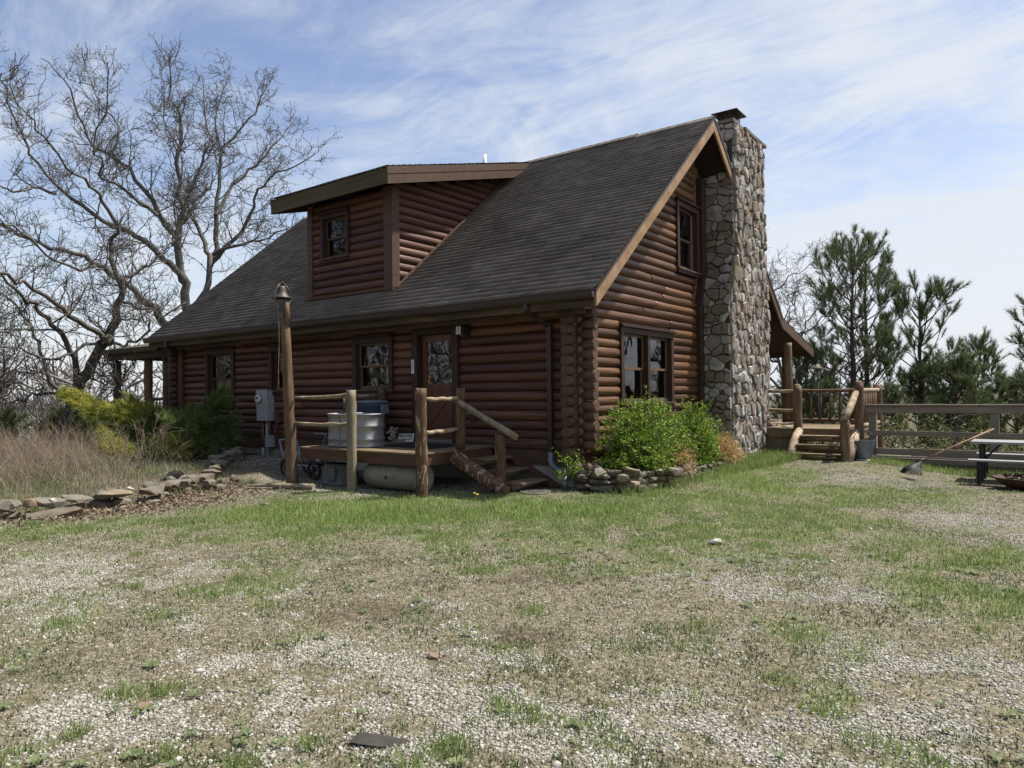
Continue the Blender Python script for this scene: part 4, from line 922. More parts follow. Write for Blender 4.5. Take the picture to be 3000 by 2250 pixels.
q = MB(); q.tube([(-5.15, -3.05, -.66), (-4.6, -2.85, -.63), (-4.1, -2.66, -.62), (-3.70, -2.52, -.62)], [.03, .05, .055, .06], 12, rough=.05); tag(q.build('fallen_log', 'postgrey', None, (-4.4, -2.8, -.64)), 'hollow grey log lying in the grass before the bell post', 'log')
q = MB(); q.tube([(-5.6, -3.3, -.645), (-5.0, -3.2, -.64), (-4.3, -2.9, -.64)], [.012, .02, .014], 6, rough=.1); tag(q.build('broken_stick', 'postgrey', None, (-5, -3.2, -.64)), 'thin dead stick on the ground left of the fallen log', 'stick')
# hand cart behind the bell post
ht = thing('hand_cart', (-5.3, -1.4, -.66), 'dark metal hand cart parked behind the bell post', 'cart')
q = MB()
for y in (-1.2, -1.6): q.tube([(-5.95, y, .05), (-5.85, y, -.25), (-5.6, y, -.42), (-4.75, y, -.42)], .018, 8)
q.tube([(-5.95, -1.2, .05), (-5.95, -1.6, .05)], .018, 8); q.tube([(-4.9, -1.2, -.42), (-4.9, -1.6, -.42)], .018, 8); q.tube([(-5.1, -1.25, -.42), (-4.95, -1.3, .05), (-4.9, -1.3, .18), (-5.25, -1.3, .18)], .016, 8); q.build('frame', 'galvdull', ht)
for x, y in ((-5.65, -1.66), (-5.65, -1.14), (-4.8, -1.66)):
    q = MB(); q.tube([(x+.17*math.cos(t/20*6.283), y, -.48+.17*math.sin(t/20*6.283)) for t in range(21)], .025, 8, cap=False); q.tube([(x, y-.03, -.48), (x, y+.03, -.48)], .03, 8)
    for t in range(6): q.tube([(x, y, -.48), (x+.16*math.cos(t), y, -.48+.16*math.sin(t))], .006, 5)
    q.build('wheel', 'black', ht)
q = MB(); q.obox((-5.2, -1.35, -.4), (.32, 0, 0), (0, .13, 0), (0, 0, .02)); q.build('platform', 'iron', ht)
q = MB(); q.lathe((-5.0, -1.4, -.36), [(.04, 0), (.05, .02), (.05, .3), (.02, .32)], 14); tag(q.build('white_jug', 'white', None, (-5, -1.4, -.36)), 'small white container on the hand cart', 'jug')
# step stone with pattern
sst = thing('stepping_stone', (-.33, -.8, -.64), 'patterned grey stepping stone in the grass by the drain pipe', 'stepping stone')
q = MB(); q.lathe((-.3, -.85, -.65), [(.25, -.02), (.25, .012), (.235, .02), (0, .022)], 28); q.build('slab', 'rock', sst)
q = MB()
for r in (.21, .13, .06): q.tube([(-.3+r*math.cos(t/24*6.283), -.85+r*math.sin(t/24*6.283), -.628) for t in range(25)], .006, 5)
for k in range(8): q.tube([(-.3+.06*math.cos(k*.785), -.85+.06*math.sin(k*.785), -.628), (-.3+.21*math.cos(k*.785), -.85+.21*math.sin(k*.785), -.628)], .006, 5)
q.build('relief', 'mortar', sst)
for x, y, lb in ((-.6, -2.0, 'left one of the two yellow dandelions in the grass below the front steps'), (-.48, -2.08, 'right one of the two yellow dandelions in the grass below the front steps')):
    d = thing('dandelion', (x, y, G(x, y)), lb, 'flower', 'dandelions')
    q = MB(); q.tube([(x, y, G(x, y)), (x, y, G(x, y)+.10)], .003, 5); q.build('stem', 'weed', d)
    q = MB(); q.lathe((x, y, G(x, y)+.10), [(.004, 0), (.022, .008), (.02, .016), (0, .02)], 12); q.build('bloom', 'yellow', d)
# wall fixtures -------------------------------------------------
mt = thing('electric_meter', (-8.78, -.12, .3), 'grey electric meter box with conduits on the log wall', 'meter')
q = MB(); q.box(-8.76, -8.34, -.26, -.06, .34, 1.06); q.box(-8.77, -8.33, -.268, -.261, .70, 1.07); q.build('cabinet', 'greybox', mt)
q = MB(); q.tube([(-8.63, -.262, .86), (-8.63, -.29, .86), (-8.63, -.34, .86)], [.10, .10, .085], 20); m_ = q.build('dial_glass', 'lampglass', mt)
q = MB(); q.tube([(-8.63, -.262, .86), (-8.63, -.30, .86)], .115, 20); q.build('collar', 'galvdull', mt)
q = MB(); q.box(-8.68, -8.58, -.343, -.34, .855, .895); q.build('display', 'black', mt)
q = MB(); q.tube([(-8.66, -.16, .35), (-8.66, -.16, -.3)], .032, 10); q.build('conduit', 'rustpipe', mt)
q = MB(); q.tube([(-8.66, -.16, -.3), (-8.66, -.16, -.75)], .034, 10); q.tube([(-8.52, -.14, .35), (-8.52, -.14, -.72)], .03, 10); q.build('conduit', 'pvc', mt)
q = MB(); q.tube([(-8.42, -.14, .35), (-8.42, -.14, -.02)], .03, 10); q.build('conduit', 'rustpipe', mt)
q = MB(); q.box(-8.54, -8.36, -.19, -.05, -.28, .0); q.build('junction_box', 'greybox', mt)
jb = thing('phone_box', (-8.35, -.1, .35), 'small brown cable box with loose wires beside the meter', 'box')
q = MB(); q.box(-8.24, -8.06, -.14, -.05, .30, .57); q.box(-8.21, -8.09, -.150, -.141, .34, .53); q.build('box', 'trim2', jb)
for i in range(3):
    q = MB(); q.tube([(-8.18+i*.03, -.12, .30), (-8.24+i*.02, -.16, .05), (-8.15+i*.02, -.1, -.1), (-8.17+i*.05, -.12, -.35), (-8.15+i*.06, -.12, -.68)], .007, 6); q.build('wire', 'rustpipe' if i else 'black', jb)
q = MB(); q.tube([(-10.6, -.05, -.36), (-10.2, -.06, -.33), (-9.9, -.06, -.34), (-9.4, -.06, -.42), (-9.1, -.06, -.38)], .008, 6); tag(q.build('cable', 'black', None, (-9.9, -.05, -.36)), 'black cable sagging along the foundation left of the meter', 'cable')
sl_ = thing('flood_lamp', (-9.9, -.08, -.19), 'small white flood lamp on the skirt board below the tall window', 'lamp')
q = MB(); q.obox((-9.92, -.14, -.18), (.09, 0, .05), (0, .04, 0), (-.02, 0, .05)); q.build('lamp_head', 'white', sl_); q = MB(); q.tube([(-9.98, -.14, -.24), (-10.02, -.1, -.30)], .02, 8); q.obox((-9.92, -.185, -.18), (.035, 0, .02), (0, .003, 0), (-.01, 0, .025)); q.build('bracket', 'black', sl_)
wl = thing('wall_lamp', (-2.42, -.12, 2.1), 'small wall lamp with frosted glass under the eave right of the door', 'lamp')
q = MB(); q.box(-2.37, -2.27, -.13, -.07, 1.98, 2.22); q.box(-2.49, -2.33, -.26, -.131, 2.17, 2.19); q.build('bracket', 'black', wl); q = MB(); q.box(-2.475, -2.345, -.245, -.135, 2.02, 2.168); q.build('lamp_glass', 'lampglass', wl)
q = MB(); q.box(-2.477, -2.469, -.25, -.13, 2.015, 2.17); q.box(-2.414, -2.406, -.25, -.246, 2.015, 2.17); q.box(-2.351, -2.343, -.25, -.13, 2.015, 2.17); q.build('lamp_frame', 'iron', wl)
tm = thing('thermometer', (-3.70, -.12, 1.45), 'narrow white thermometer on the left door casing', 'thermometer'); q = MB(); q.box(-3.745, -3.68, -.13, -.112, 1.33, 1.60); q.build('plate', 'white', tm); q = MB(); q.box(-3.718, -3.708, -.134, -.131, 1.38, 1.57); q.build('tube', 'black', tm)
ol = thing('wall_outlet', (-2.25, -.09, .39), 'brown outlet cover on the logs behind the step handrail', 'outlet'); q = MB(); q.box(-2.30, -2.20, -.10, -.07, .32, .46); q.build('cover', 'trim2', ol); q = MB(); q.box(-2.27, -2.23, -.104, -.101, .34, .38); q.box(-2.27, -2.23, -.104, -.101, .40, .44); q.build('socket', 'black', ol)
ub = thing('utility_box', (-9.5, -1.05, -.66), 'green utility box half hidden behind the juniper', 'utility box'); q = MB(); q.box(-9.75, -9.3, -1.2, -.85, -.7, -.22); q.box(-9.77, -9.28, -1.22, -.83, -.219, -.17); MT['grn'] = pm('pale_green_paint', [(.10, .15, .12), (.15, .20, .16)], (4, 4, 4), .5); q.build('cabinet', 'grn', ub); q = MB(); q.box(-9.7, -9.35, -1.206, -1.201, -.62, -.28); q.build('door_panel', 'grn', ub)

OAK_A=[[[[-19.82,4.16,-0.09],[-19.79,4.09,2.73],[-19.74,4.04,4.41],[-19.81,3.91,5.67],[-19.83,3.82,6.71],[-19.67,3.85,7.89],[-19.72,3.74,8.99],[-19.68,3.69,10.02],[-19.53,3.73,11.18],[-19.66,3.55,12.06],[-19.72,3.42,13.64]],0.36,0.03],[[[-20.0,3.99,3.09],[-20.03,3.26,3.74],[-19.63,2.86,3.96],[-19.55,2.23,4.5],[-19.59,1.49,5.01],[-19.51,0.85,5.5],[-19.61,0.08,5.71],[-19.96,-0.88,6.04],[-20.26,-1.81,6.58],[-20.34,-2.57,6.91]],0.26,0.05],[[[-19.82,4.09,5.2],[-19.85,3.61,5.78],[-19.98,3.05,6.33],[-20.2,2.42,6.81],[-20.47,1.77,7.07],[-20.61,1.2,7.39],[-20.83,0.57,7.89],[-20.99,-0.01,8.43],[-21.17,-0.61,9.21],[-21.04,-0.98,9.89],[-21.04,-1.45,11.11],[-20.66,-1.62,11.49]],0.2,0.025],[[[-20.03,3.91,6.61],[-20.16,3.5,7.34],[-20.28,3.08,8.18],[-20.51,2.58,9.01],[-21.0,1.89,9.83],[-21.28,1.37,10.09],[-21.36,0.98,11.0],[-21.55,0.51,12.23],[-21.89,-0.06,12.91]],0.17,0.02],[[[-19.83,4.1,4.0],[-19.47,4.63,4.94],[-19.49,4.88,5.98],[-19.92,4.83,6.89],[-20.4,4.73,7.88],[-20.89,4.63,8.68],[-20.55,5.14,10.21],[-20.5,5.44,11.32],[-20.87,5.42,12.61],[-21.12,5.49,14.06]],0.2,0.02],[[[-20.04,5.16,6.08],[-20.14,5.43,7.24],[-20.32,5.63,8.79],[-20.38,5.92,10.75],[-20.45,6.21,11.37],[-20.14,6.79,12.08],[-19.89,7.32,13.11],[-19.87,7.67,14.09]],0.17,0.02],[[[-19.98,5.21,6.22],[-18.99,5.52,7.02],[-18.22,5.67,7.65],[-17.68,5.65,8.34],[-16.98,5.75,9.08],[-15.86,6.16,9.51],[-15.03,6.36,9.8]],0.14,0.02],[[[-19.83,5.29,8.05],[-19.74,6.09,9.53],[-19.6,6.93,10.31],[-19.62,7.65,11.28],[-19.62,8.39,12.27],[-19.73,9.05,13.05]],0.12,0.02],[[[-19.98,3.94,7.46],[-19.8,4.48,8.46],[-19.65,5.0,9.05],[-19.89,5.22,9.66]],0.1,0.03],[[[-19.94,5.23,6.51],[-17.86,5.12,6.65],[-15.86,4.96,6.55],[-14.14,4.58,6.63]],0.11,0.02],[[[-19.68,2.91,7.57],[-19.73,2.34,8.0],[-19.81,1.73,8.35],[-19.88,1.14,8.55],[-19.52,0.87,8.93],[-19.16,0.6,9.41],[-18.38,0.63,10.78],[-17.91,0.43,11.81]],0.11,0.02],[[[-18.75,1.12,6.64],[-18.44,0.52,7.4],[-18.1,-0.07,7.69],[-17.93,-0.78,8.19],[-17.72,-1.46,8.76],[-17.43,-2.09,9.28],[-16.99,-2.6,9.8]],0.1,0.02],[[[-19.96,1.43,9.55],[-20.08,1.74,10.59],[-21.05,1.41,11.86],[-21.76,1.28,13.23]],0.07,0.015],[[[-20.45,6.04,10.87],[-21.04,6.0,11.91],[-21.08,6.36,13.5],[-21.11,6.73,14.89]],0.07,0.015],[[[-18.83,3.52,9.86],[-19.03,2.94,10.56],[-18.79,2.69,11.89],[-18.55,2.44,12.53]],0.05,0.012],[[[-19.33,-0.57,7.56],[-19.15,-1.27,7.56],[-18.8,-1.84,7.25],[-18.42,-2.39,7.23]],0.08,0.03],[[[-19.28,0.75,5.45],[-18.79,-0.14,5.15],[-18.48,-1.15,5.33],[-17.92,-1.99,5.9],[-17.27,-2.75,5.99]],0.08,0.03]]
OAK_B=[[[[-19.22,-0.38,-0.28],[-18.96,-0.2,0.98],[-18.61,0.05,1.75],[-18.21,0.34,2.59],[-17.96,0.52,3.18],[-17.75,0.66,3.96],[-17.7,0.69,4.56],[-17.88,0.55,5.35],[-17.91,0.51,5.95],[-17.71,0.65,6.42]],0.36,0.06],[[[-18.02,0.48,2.71],[-17.37,0.25,2.78],[-16.95,-0.15,2.79],[-16.91,-0.84,3.2],[-16.89,-1.55,3.69],[-16.92,-2.29,4.2],[-16.79,-2.91,4.32],[-16.59,-3.47,4.48]],0.17,0.05],[[[-18.81,-0.09,1.28],[-18.47,-0.39,2.16],[-18.27,-0.78,2.89],[-18.19,-1.27,3.42],[-18.02,-1.68,3.77],[-17.74,-2.01,3.82],[-17.54,-2.4,4.2],[-17.29,-2.75,4.45]],0.15,0.04],[[[-18.96,-0.2,0.92],[-19.62,-0.49,1.29],[-20.04,-0.61,1.96],[-20.46,-0.72,2.77],[-20.88,-0.84,3.47],[-21.51,-1.11,4.24],[-22.0,-1.28,4.46]],0.12,0.03],[[[-18.56,0.09,1.87],[-18.1,0.24,2.7],[-17.48,0.53,2.62],[-17.05,0.67,2.66],[-16.47,0.92,2.94],[-16.28,0.88,3.28],[-16.41,0.6,3.38],[-16.68,0.23,3.37]],0.09,0.03],[[[-17.75,0.66,4.02],[-17.48,1.12,3.86],[-17.25,1.54,3.76],[-17.25,1.79,3.53],[-17.0,2.22,3.92],[-16.99,2.48,4.13]],0.08,0.03],[[[-18.16,0.37,2.47],[-17.37,0.47,1.85],[-17.14,0.15,1.72],[-16.55,0.1,1.24],[-15.87,0.12,0.84],[-15.37,-0.01,0.68]],0.06,0.03],[[[-18.61,0.05,1.57],[-17.75,0.08,1.44],[-17.13,-0.08,1.14]],0.06,0.02],[[[-18.26,0.3,2.53],[-17.9,-0.18,2.67],[-17.85,-0.89,2.18],[-17.72,-1.54,2.15],[-17.6,-2.2,2.34],[-17.33,-2.75,2.41]],0.08,0.03],[[[-17.75,0.66,4.5],[-17.77,1.26,5.06],[-17.82,1.84,5.52],[-17.95,2.35,5.99],[-18.23,2.76,6.48]],0.09,0.03],[[[-17.92,0.55,2.7],[-17.1,0.24,2.06],[-16.05,0.09,1.8],[-15.41,-0.36,1.45],[-14.51,-0.62,1.11]],0.05,0.02],[[[-19.06,-0.27,0.92],[-19.11,-0.94,1.11],[-19.11,-1.56,1.0],[-18.94,-2.06,0.66],[-18.71,-2.51,0.46]],0.09,0.03]]
# ------------------------------------------------------------ rear deck with steps
rd = thing('rear_deck', (1.2, 9, -.66), 'raised back porch deck with log railing and rough plank steps', 'deck')
q = MB(); y = 7.42
while y < 12.2: q.box(-5, 2.92 if y < 9.85 else .35, y, y+.137, -.035+rnd.uniform(0, .002), .0); y += .143
q.build('deck_boards', 'deck', rd)
q = MB(); q.box(.80, 2.9, 7.44, 7.48, -.22, -.036); q.box(.80, .84, 7.481, 12.1, -.22, -.036) if False else None; q.box(2.86, 2.90, 7.481, 9.9, -.22, -.036); q.box(-.4, 1.35, 7.5, 7.53, -.66, -.225); q.build('rim_board', 'deck', rd)
for x, y, z1, r in ((1.52, 7.42, 1.03, .105), (2.86, 7.40, 1.08, .10), (2.86, 9.75, 1.0, .10)):
    q = MB(); post(q, x, y, -.75, z1-.03, r, r*.9); q.tube([(x, y, z1-.05), (x, y, z1-.01), (x, y, z1+.02)], [r*.88, r*.75, r*.35], 14); q.build('rail_post', 'post', rd)
q = MB(); post(q, .57, 10.0, 0, 2.2, .15, .13, knob=.06); o = q.build('porch_post', 'post', rd); o['label'] = 'thick reddish tree trunk post holding the porch roof'
def rail(a, b2, r, mat='railwood', k=6):
    q = MB(); q.tube([Vector(a).lerp(Vector(b2), i/(k-1))+Vector((0, 0, rnd.uniform(-.007, .007))) for i in range(k)], [r*rnd.uniform(.9, 1.1) for i in range(k)], 9, rough=.04); return q.build('rail', mat, rd)
rail((.5, 8.0, .88), (1.5, 7.45, .88), .04); rail((.5, 8.0, .42), (1.5, 7.45, .42), .04)
rail((.62, 9.8, .88), (2.86, 9.8, .88), .045, 'post'); rail((.62, 9.8, .10), (2.86, 9.8, .10), .045, 'post')
rail((2.86, 7.45, .88), (2.86, 9.7, .88), .05); rail((2.86, 7.45, .08), (2.86, 9.7, .08), .05); 
for i in range(9):
    q = MB(); x = .75+i*.24; q.tube([(x, 9.8, .1), (x, 9.8, .5), (x, 9.8, .87)], [.035, .03, .033], 7); q.build('baluster', 'post', rd)
for i in range(9):
    q = MB(); y = 7.68+i*.215; q.tube([(2.86, y, .1), (2.86+rnd.uniform(-.01, .01), y, .5), (2.86, y, .87)], [.035, .03, .033], 7); q.build('baluster', 'post', rd)
for i, (y, z) in enumerate(((7.02, -.14), (6.78, -.33), (6.52, -.51))):
    q = MB(); q.box(1.66-.03*i, 2.72, y-.02, y+.30, z-.035, z); q.tube([(1.68-.03*i, y+.09, z-.085), (2.7, y+.09, z-.085)], .065, 10, rough=.08, sq=.8); q.build('step_tread', 'deck', rd)
for x, m in ((1.56, 'railwood'), (2.80, 'railwood')):
    q = MB(); q.tube([(x, 7.36, -.05), (x, 6.9, -.36), (x, 6.46, -.70)], [.10, .10, .085], 10, rough=.06); q.build('stringer', m, rd)
q = MB(); post(q, 2.74, 6.5, -.85, .24, .10, .095); o = q.build('step_post', 'post', rd)
q = MB(); q.tube([(2.74, 6.42, .24), (2.78, 6.8, .47), (2.82, 7.3, .84)], [.085, .08, .065], 12, rough=.05); o = q.build('handrail', 'railwood', rd); o['label'] = 'short bare log handrail beside the back steps'
# firewood on the deck
fw = thing('firewood_pile', (.6, 8.0, 0), 'low pile of split pale firewood on the back deck edge', 'firewood'); rs = random.Random(4)
for i in range(16): rock((.35+rs.uniform(0, .95), 7.75+rs.uniform(-.1, .2), .03+(i % 3)*.035), (.17, .05, .025), rs.uniform(-.3, .3), rs.random(), name='split_log', mat='rock_white' if i % 2 else 'railwood', parent=fw, boxy=.9)
# ------------------------------------------------------------ board fence
fe = thing('board_fence', (4.6, 7.6, -.7), 'grey weathered board fence with low retaining boards beside the back deck', 'fence')
FY = 7.55
for x in (3.10, 5.38, 7.7, 10.0):
    q = MB(); q.box(x-.075, x+.075, FY, FY+.14, -1.3, .40); q.build('post', 'fence', fe)
q = MB(); q.box(2.98, 5.35, FY-.045, FY-.005, .38, .53); q.box(5.354, 10.2, FY-.045, FY-.005, .38, .53); q.build('top_board', 'fence', fe)
q = MB(); q.box(2.96, 5.35, FY-.08, FY+.16, .532, .565); q.box(5.354, 10.2, FY-.08, FY+.16, .534, .567); q.build('cap_board', 'fence', fe)
q = MB(); q.box(2.98, 5.35, FY-.045, FY-.005, -.13, -.02); q.box(5.354, 10.2, FY-.045, FY-.005, -.135, -.025); q.build('middle_board', 'fence', fe)
q = MB(); q.box(3.18, 3.86, FY-.045, FY-.005, -.55, -.41); q.box(3.864, 10.2, FY-.05, FY-.005, -.56, -.40); q.build('lower_board', 'fence', fe)
q = MB(); q.box(3.0, 10.2, FY-.24, FY-.10, -.70, -.60); q.box(3.0, 4.7, FY-.2, FY-.14, -1.1, -.701); q.box(4.704, 10.2, FY-.2, FY-.14, -1.1, -.701); q.build('retaining_board', 'fence', fe)
q = MB(); q.box(3.0, 10.2, FY-.14, FY-.05, -.60, -.565); q.build('ledge_board', 'fence', fe)
# bucket on a flat stone
o = rock((3.08, 7.02, -.66), (.30, .2, .05), .2, 77, name='flat_stone', mat='rock_white', boxy=.9); tag(o, 'flat pale stone under the zinc bucket', 'stone')
bk = thing('zinc_bucket', (3.02, 7.05, -.60), 'dented ribbed zinc bucket with wire handle by the fence post', 'bucket')
q = MB(); n = 40; V = []
for z, r in ((0, .155), (.02, .16), (.03, .155), (.36, .205), (.37, .215), (.39, .215), (.39, .20), (.1, .17)):
    for j in range(n):
        t = 2*math.pi*j/n; rr_ = r+(.004 if j % 2 and .03 <= z <= .36 else 0); V.append((3.0+rr_*math.cos(t)+.05*z, 7.05+rr_*math.sin(t), -.60+z+.12*rr_*math.cos(t)*z))
k = 8; q.add(V, [(i*n+j, i*n+(j+1) % n, (i+1)*n+(j+1) % n, (i+1)*n+j) for i in range(k-1) for j in range(n)], False); q.f.append(tuple(range(n))[::-1]); q.sm.append(False); q.build('pail', 'galvdull', bk)
q = MB(); q.tube([(3.0+.21*math.cos(t/14*math.pi)-.0, 7.05, -.24+.24*math.sin(t/14*math.pi)) for t in range(15)], .007, 6); q.build('wire_handle', 'iron', bk)
# rake leaning on the fence table
rkk = thing('leaf_rake', (4.3, 5, -.62), 'black leaf rake with long wooden handle leaning on the picnic table', 'rake')
ra, rb_ = Vector((4.36, 4.98, -.42)), Vector((5.44, 5.86, .145))
q = MB(); q.tube([ra, ra.lerp(rb_, .5), rb_], .016, 8); q.build('handle', 'rake', rkk)
fan = MB(); hub = ra; d0 = Vector((4.17, 4.70, -.63))-ra
tips = [Vector((4.00, 4.98, -.655)), Vector((4.42, 4.50, -.655))]
for i in range(22):
    t = i/21; tp = tips[0].lerp(tips[1], t)+Vector((-.05, -.07, 0))*math.sin(t*math.pi); mid = ra.lerp(tp, .8)+Vector((0, 0, .04))
    fan.tube([ra, mid, tp+Vector((0, 0, 0))], [.007, .008, .006], 4)
fan.build('tines', 'black', rkk)
q = MB(); V = [ra+Vector((0, 0, .008)), ra.lerp(tips[0], .62)+Vector((0, 0, .045)), ra.lerp(tips[0].lerp(tips[1], .5), .7)+Vector((0, 0, .05)), ra.lerp(tips[1], .62)+Vector((0, 0, .045))]; V += [p-Vector((0, 0, .014)) for p in V]
q.add(V, [(0, 1, 2, 3), (7, 6, 5, 4), (0, 4, 5, 1), (1, 5, 6, 2), (2, 6, 7, 3), (3, 7, 4, 0)]); q.tube([ra-(rb_-ra)*.06, ra+(rb_-ra)*.06], .024, 8); q.build('web', 'black', rkk)
# picnic table
tbm = pm('table_top_grey', [(.20, .20, .20), (.30, .30, .29)], (3, 12, 12), .6, .001, (4, 40, 40)); MT['tabletop'] = tbm
pc = thing('picnic_table', (6.0, 5.6, -.75), 'grey folding picnic table with dark steel legs and attached benches', 'picnic table')
TU, TV = Vector((.97, -.02, 0)).normalized(), Vector((.02, .97, 0)).normalized(); T0 = Vector((5.18, 5.85, 0)); zg = -.80; zt = -.075
def tbx(mb, u0, u1, v0, v1, z0, z1): c = T0+TU*(u0+u1)/2+TV*(v0+v1)/2; c.z = (z0+z1)/2; mb.obox(c, TU*(u1-u0)/2, TV*(v1-v0)/2, (0, 0, (z1-z0)/2))
q = MB(); [tbx(q, -.08, 1.9, -.36+i*.245, -.36+i*.245+.237, zt-.04, zt) for i in range(3)]; q.build('table_top', 'tabletop', pc)
for v0 in (-.88, .64):
    q = MB(); tbx(q, -.08, 1.9, v0, v0+.25, -.40, -.37); q.build('bench', 'tabletop', pc)
for u0 in (.05, 1.65):
    for v0 in (-.78, -.30, .24, .74):
        q = MB(); tbx(q, u0, u0+.06, v0-.03, v0+.03, zg-.05, (zt-.042) if abs(v0) < .5 else -.402); q.build('leg', 'black', pc)
q = MB()
for u0 in (.08, 1.68):
    a = T0+TU*u0+TV*-.8; a.z = -.43; b2 = T0+TU*u0+TV*.8; b2.z = -.43; q.tube([a, b2], .02, 6)
    a = T0+TU*(u0+.3)+TV*-.25; a.z = zt-.05; b2 = T0+TU*u0+TV*-.28; b2.z = -.45; q.tube([a, b2], .018, 6)
q.build('brace', 'black', pc)
# fire bowl
fb = thing('fire_bowl', (5.85, 4.5, -.75), 'rusty fire bowl with dark rim on the ground by the picnic table', 'fire pit')
MT['rust'] = pm('rusty_steel', [(.05, .028, .02), (.10, .045, .028)], (9, 9, 9), .85, .002, (30, 30, 30))
q = MB(); q.lathe((5.95, 4.55, -.80), [(.10, .0), (.28, .04), (.42, .13), (.48, .2), (.47, .2), (.40, .13), (.25, .06), (0, .04)], 32); q.build('bowl', 'rust', fb)
q = MB(); q.tube([(5.95+.49*math.cos(t/30*6.283), 4.55+.49*math.sin(t/30*6.283), -.60) for t in range(31)], .014, 6, cap=False); q.build('rim', 'black', fb)
q = MB(); rs = random.Random(8)
for i in range(30): a = Vector((5.95+rs.gauss(0, .15), 4.55+rs.gauss(0, .15), -.70+rs.random()*.1)); q.tube([a, a+Vector((rs.gauss(0, .14), rs.gauss(0, .14), rs.uniform(0, .1)))], .006, 5)
tag(q.build('twig_heap', 'twig', None, (5.95, 4.55, -.65)), 'heap of dry twigs in the fire bowl', 'twigs')
# bird feeder hanging from the pine branch behind the rail
bf = thing('bird_feeder', (.75, 12.6, 1.3), 'bird feeder with cone roof on a pole behind the back railing', 'bird feeder')
q = MB(); q.lathe((.75, 12.6, 1.52), [(.20, 0), (.03, .09), (.0, .1)], 18); q.build('roof', 'railwood', bf); q = MB(); q.lathe((.75, 12.6, 1.28), [(.07, 0), (.07, .23), (.0, .235)], 14); q.build('seed_tube', 'galvdull', bf); q = MB(); q.tube([(.75, 12.6, 1.28), (.75, 12.6, -1.6)], .02, 8); q.build('pole', 'black', bf)

# ------------------------------------------------------------ trees
class TB:     # fast tube batch
    def __init__(s): s.V = []; s.F3 = []; s.n = 0
    def tube(s, P, r, n):
        P = np.asarray(P, float); k = len(P); d = np.gradient(P, axis=0); d /= np.linalg.norm(d, axis=1)[:, None]+1e-9
        ref = np.where(np.abs(d[:, 2:3]) < .9, np.array([[0, 0, 1.]]), np.array([[1., 0, 0]])) if k else None
        m = d.mean(0); rf = np.array([0, 0, 1.]) if abs(m[2]) < .8*np.linalg.norm(m) else np.array([1., 0, 0])
        sd = np.cross(d, rf); sd /= np.linalg.norm(sd, axis=1)[:, None]+1e-9; up = np.cross(sd, d)
        t = 2*np.pi*np.arange(n)/n; r = np.asarray(r, float)
        V = P[:, None]+r[:, None, None]*(sd[:, None]*np.cos(t)[None, :, None]+up[:, None]*np.sin(t)[None, :, None])
        i = np.arange(k-1)[:, None]*n; j = np.arange(n)[None]; jn = (j+1) % n
        s.F3.append((np.stack([i+j, i+jn, i+n+jn, i+n+j], -1).reshape(-1, 4))+s.n); s.V.append(V.reshape(-1, 3)); s.n += k*n
    def build(s, name, mat, parent=None, origin=(0, 0, 0)): return npmesh(name, np.concatenate(s.V), np.concatenate(s.F3), mat, parent, origin, True)
def walk(p, d, l, k, wig, R_, grav=0.):
    P = [np.array(p, float)]; d = np.array(d, float); d /= np.linalg.norm(d)
    for i in range(k):
        d = d+R_.normal(0, wig, 3)+np.array([0, 0, grav]); d /= np.linalg.norm(d); P.append(P[-1]+d*l/k)
    return np.array(P), d
def smooth(P, m=3):     # resample a polyline with a little kink noise
    P = np.array(P, float); out = []
    for i in range(len(P)-1):
        p0 = P[max(i-1, 0)]; p1 = P[i]; p2 = P[i+1]; p3 = P[min(i+2, len(P)-1)]
        for t in np.arange(m)/m:
            out.append(.5*((2*p1)+(-p0+p2)*t+(2*p0-5*p1+4*p2-p3)*t*t+(-p0+3*p1-3*p2+p3)*t**3))
    out.append(P[-1]); return np.array(out)
def tips_mesh(T, sz, R_, k=3):     # small clusters of bud faces
    T = np.array(T); n = len(T); c = np.repeat(T, k, 0)+R_.normal(0, sz*.8, (n*k, 3)); a = R_.normal(0, 1, (n*k, 3)); b = R_.normal(0, 1, (n*k, 3))
    a /= np.linalg.norm(a, axis=1)[:, None]; b /= np.linalg.norm(b, axis=1)[:, None]
    s = sz*R_.uniform(.5, 1.2, (n*k, 1)); V = np.stack([c-a*s, c+b*s, c+a*s, c-b*s*.6], 1).reshape(-1, 3); return V, np.arange(n*k*4).reshape(-1, 4)
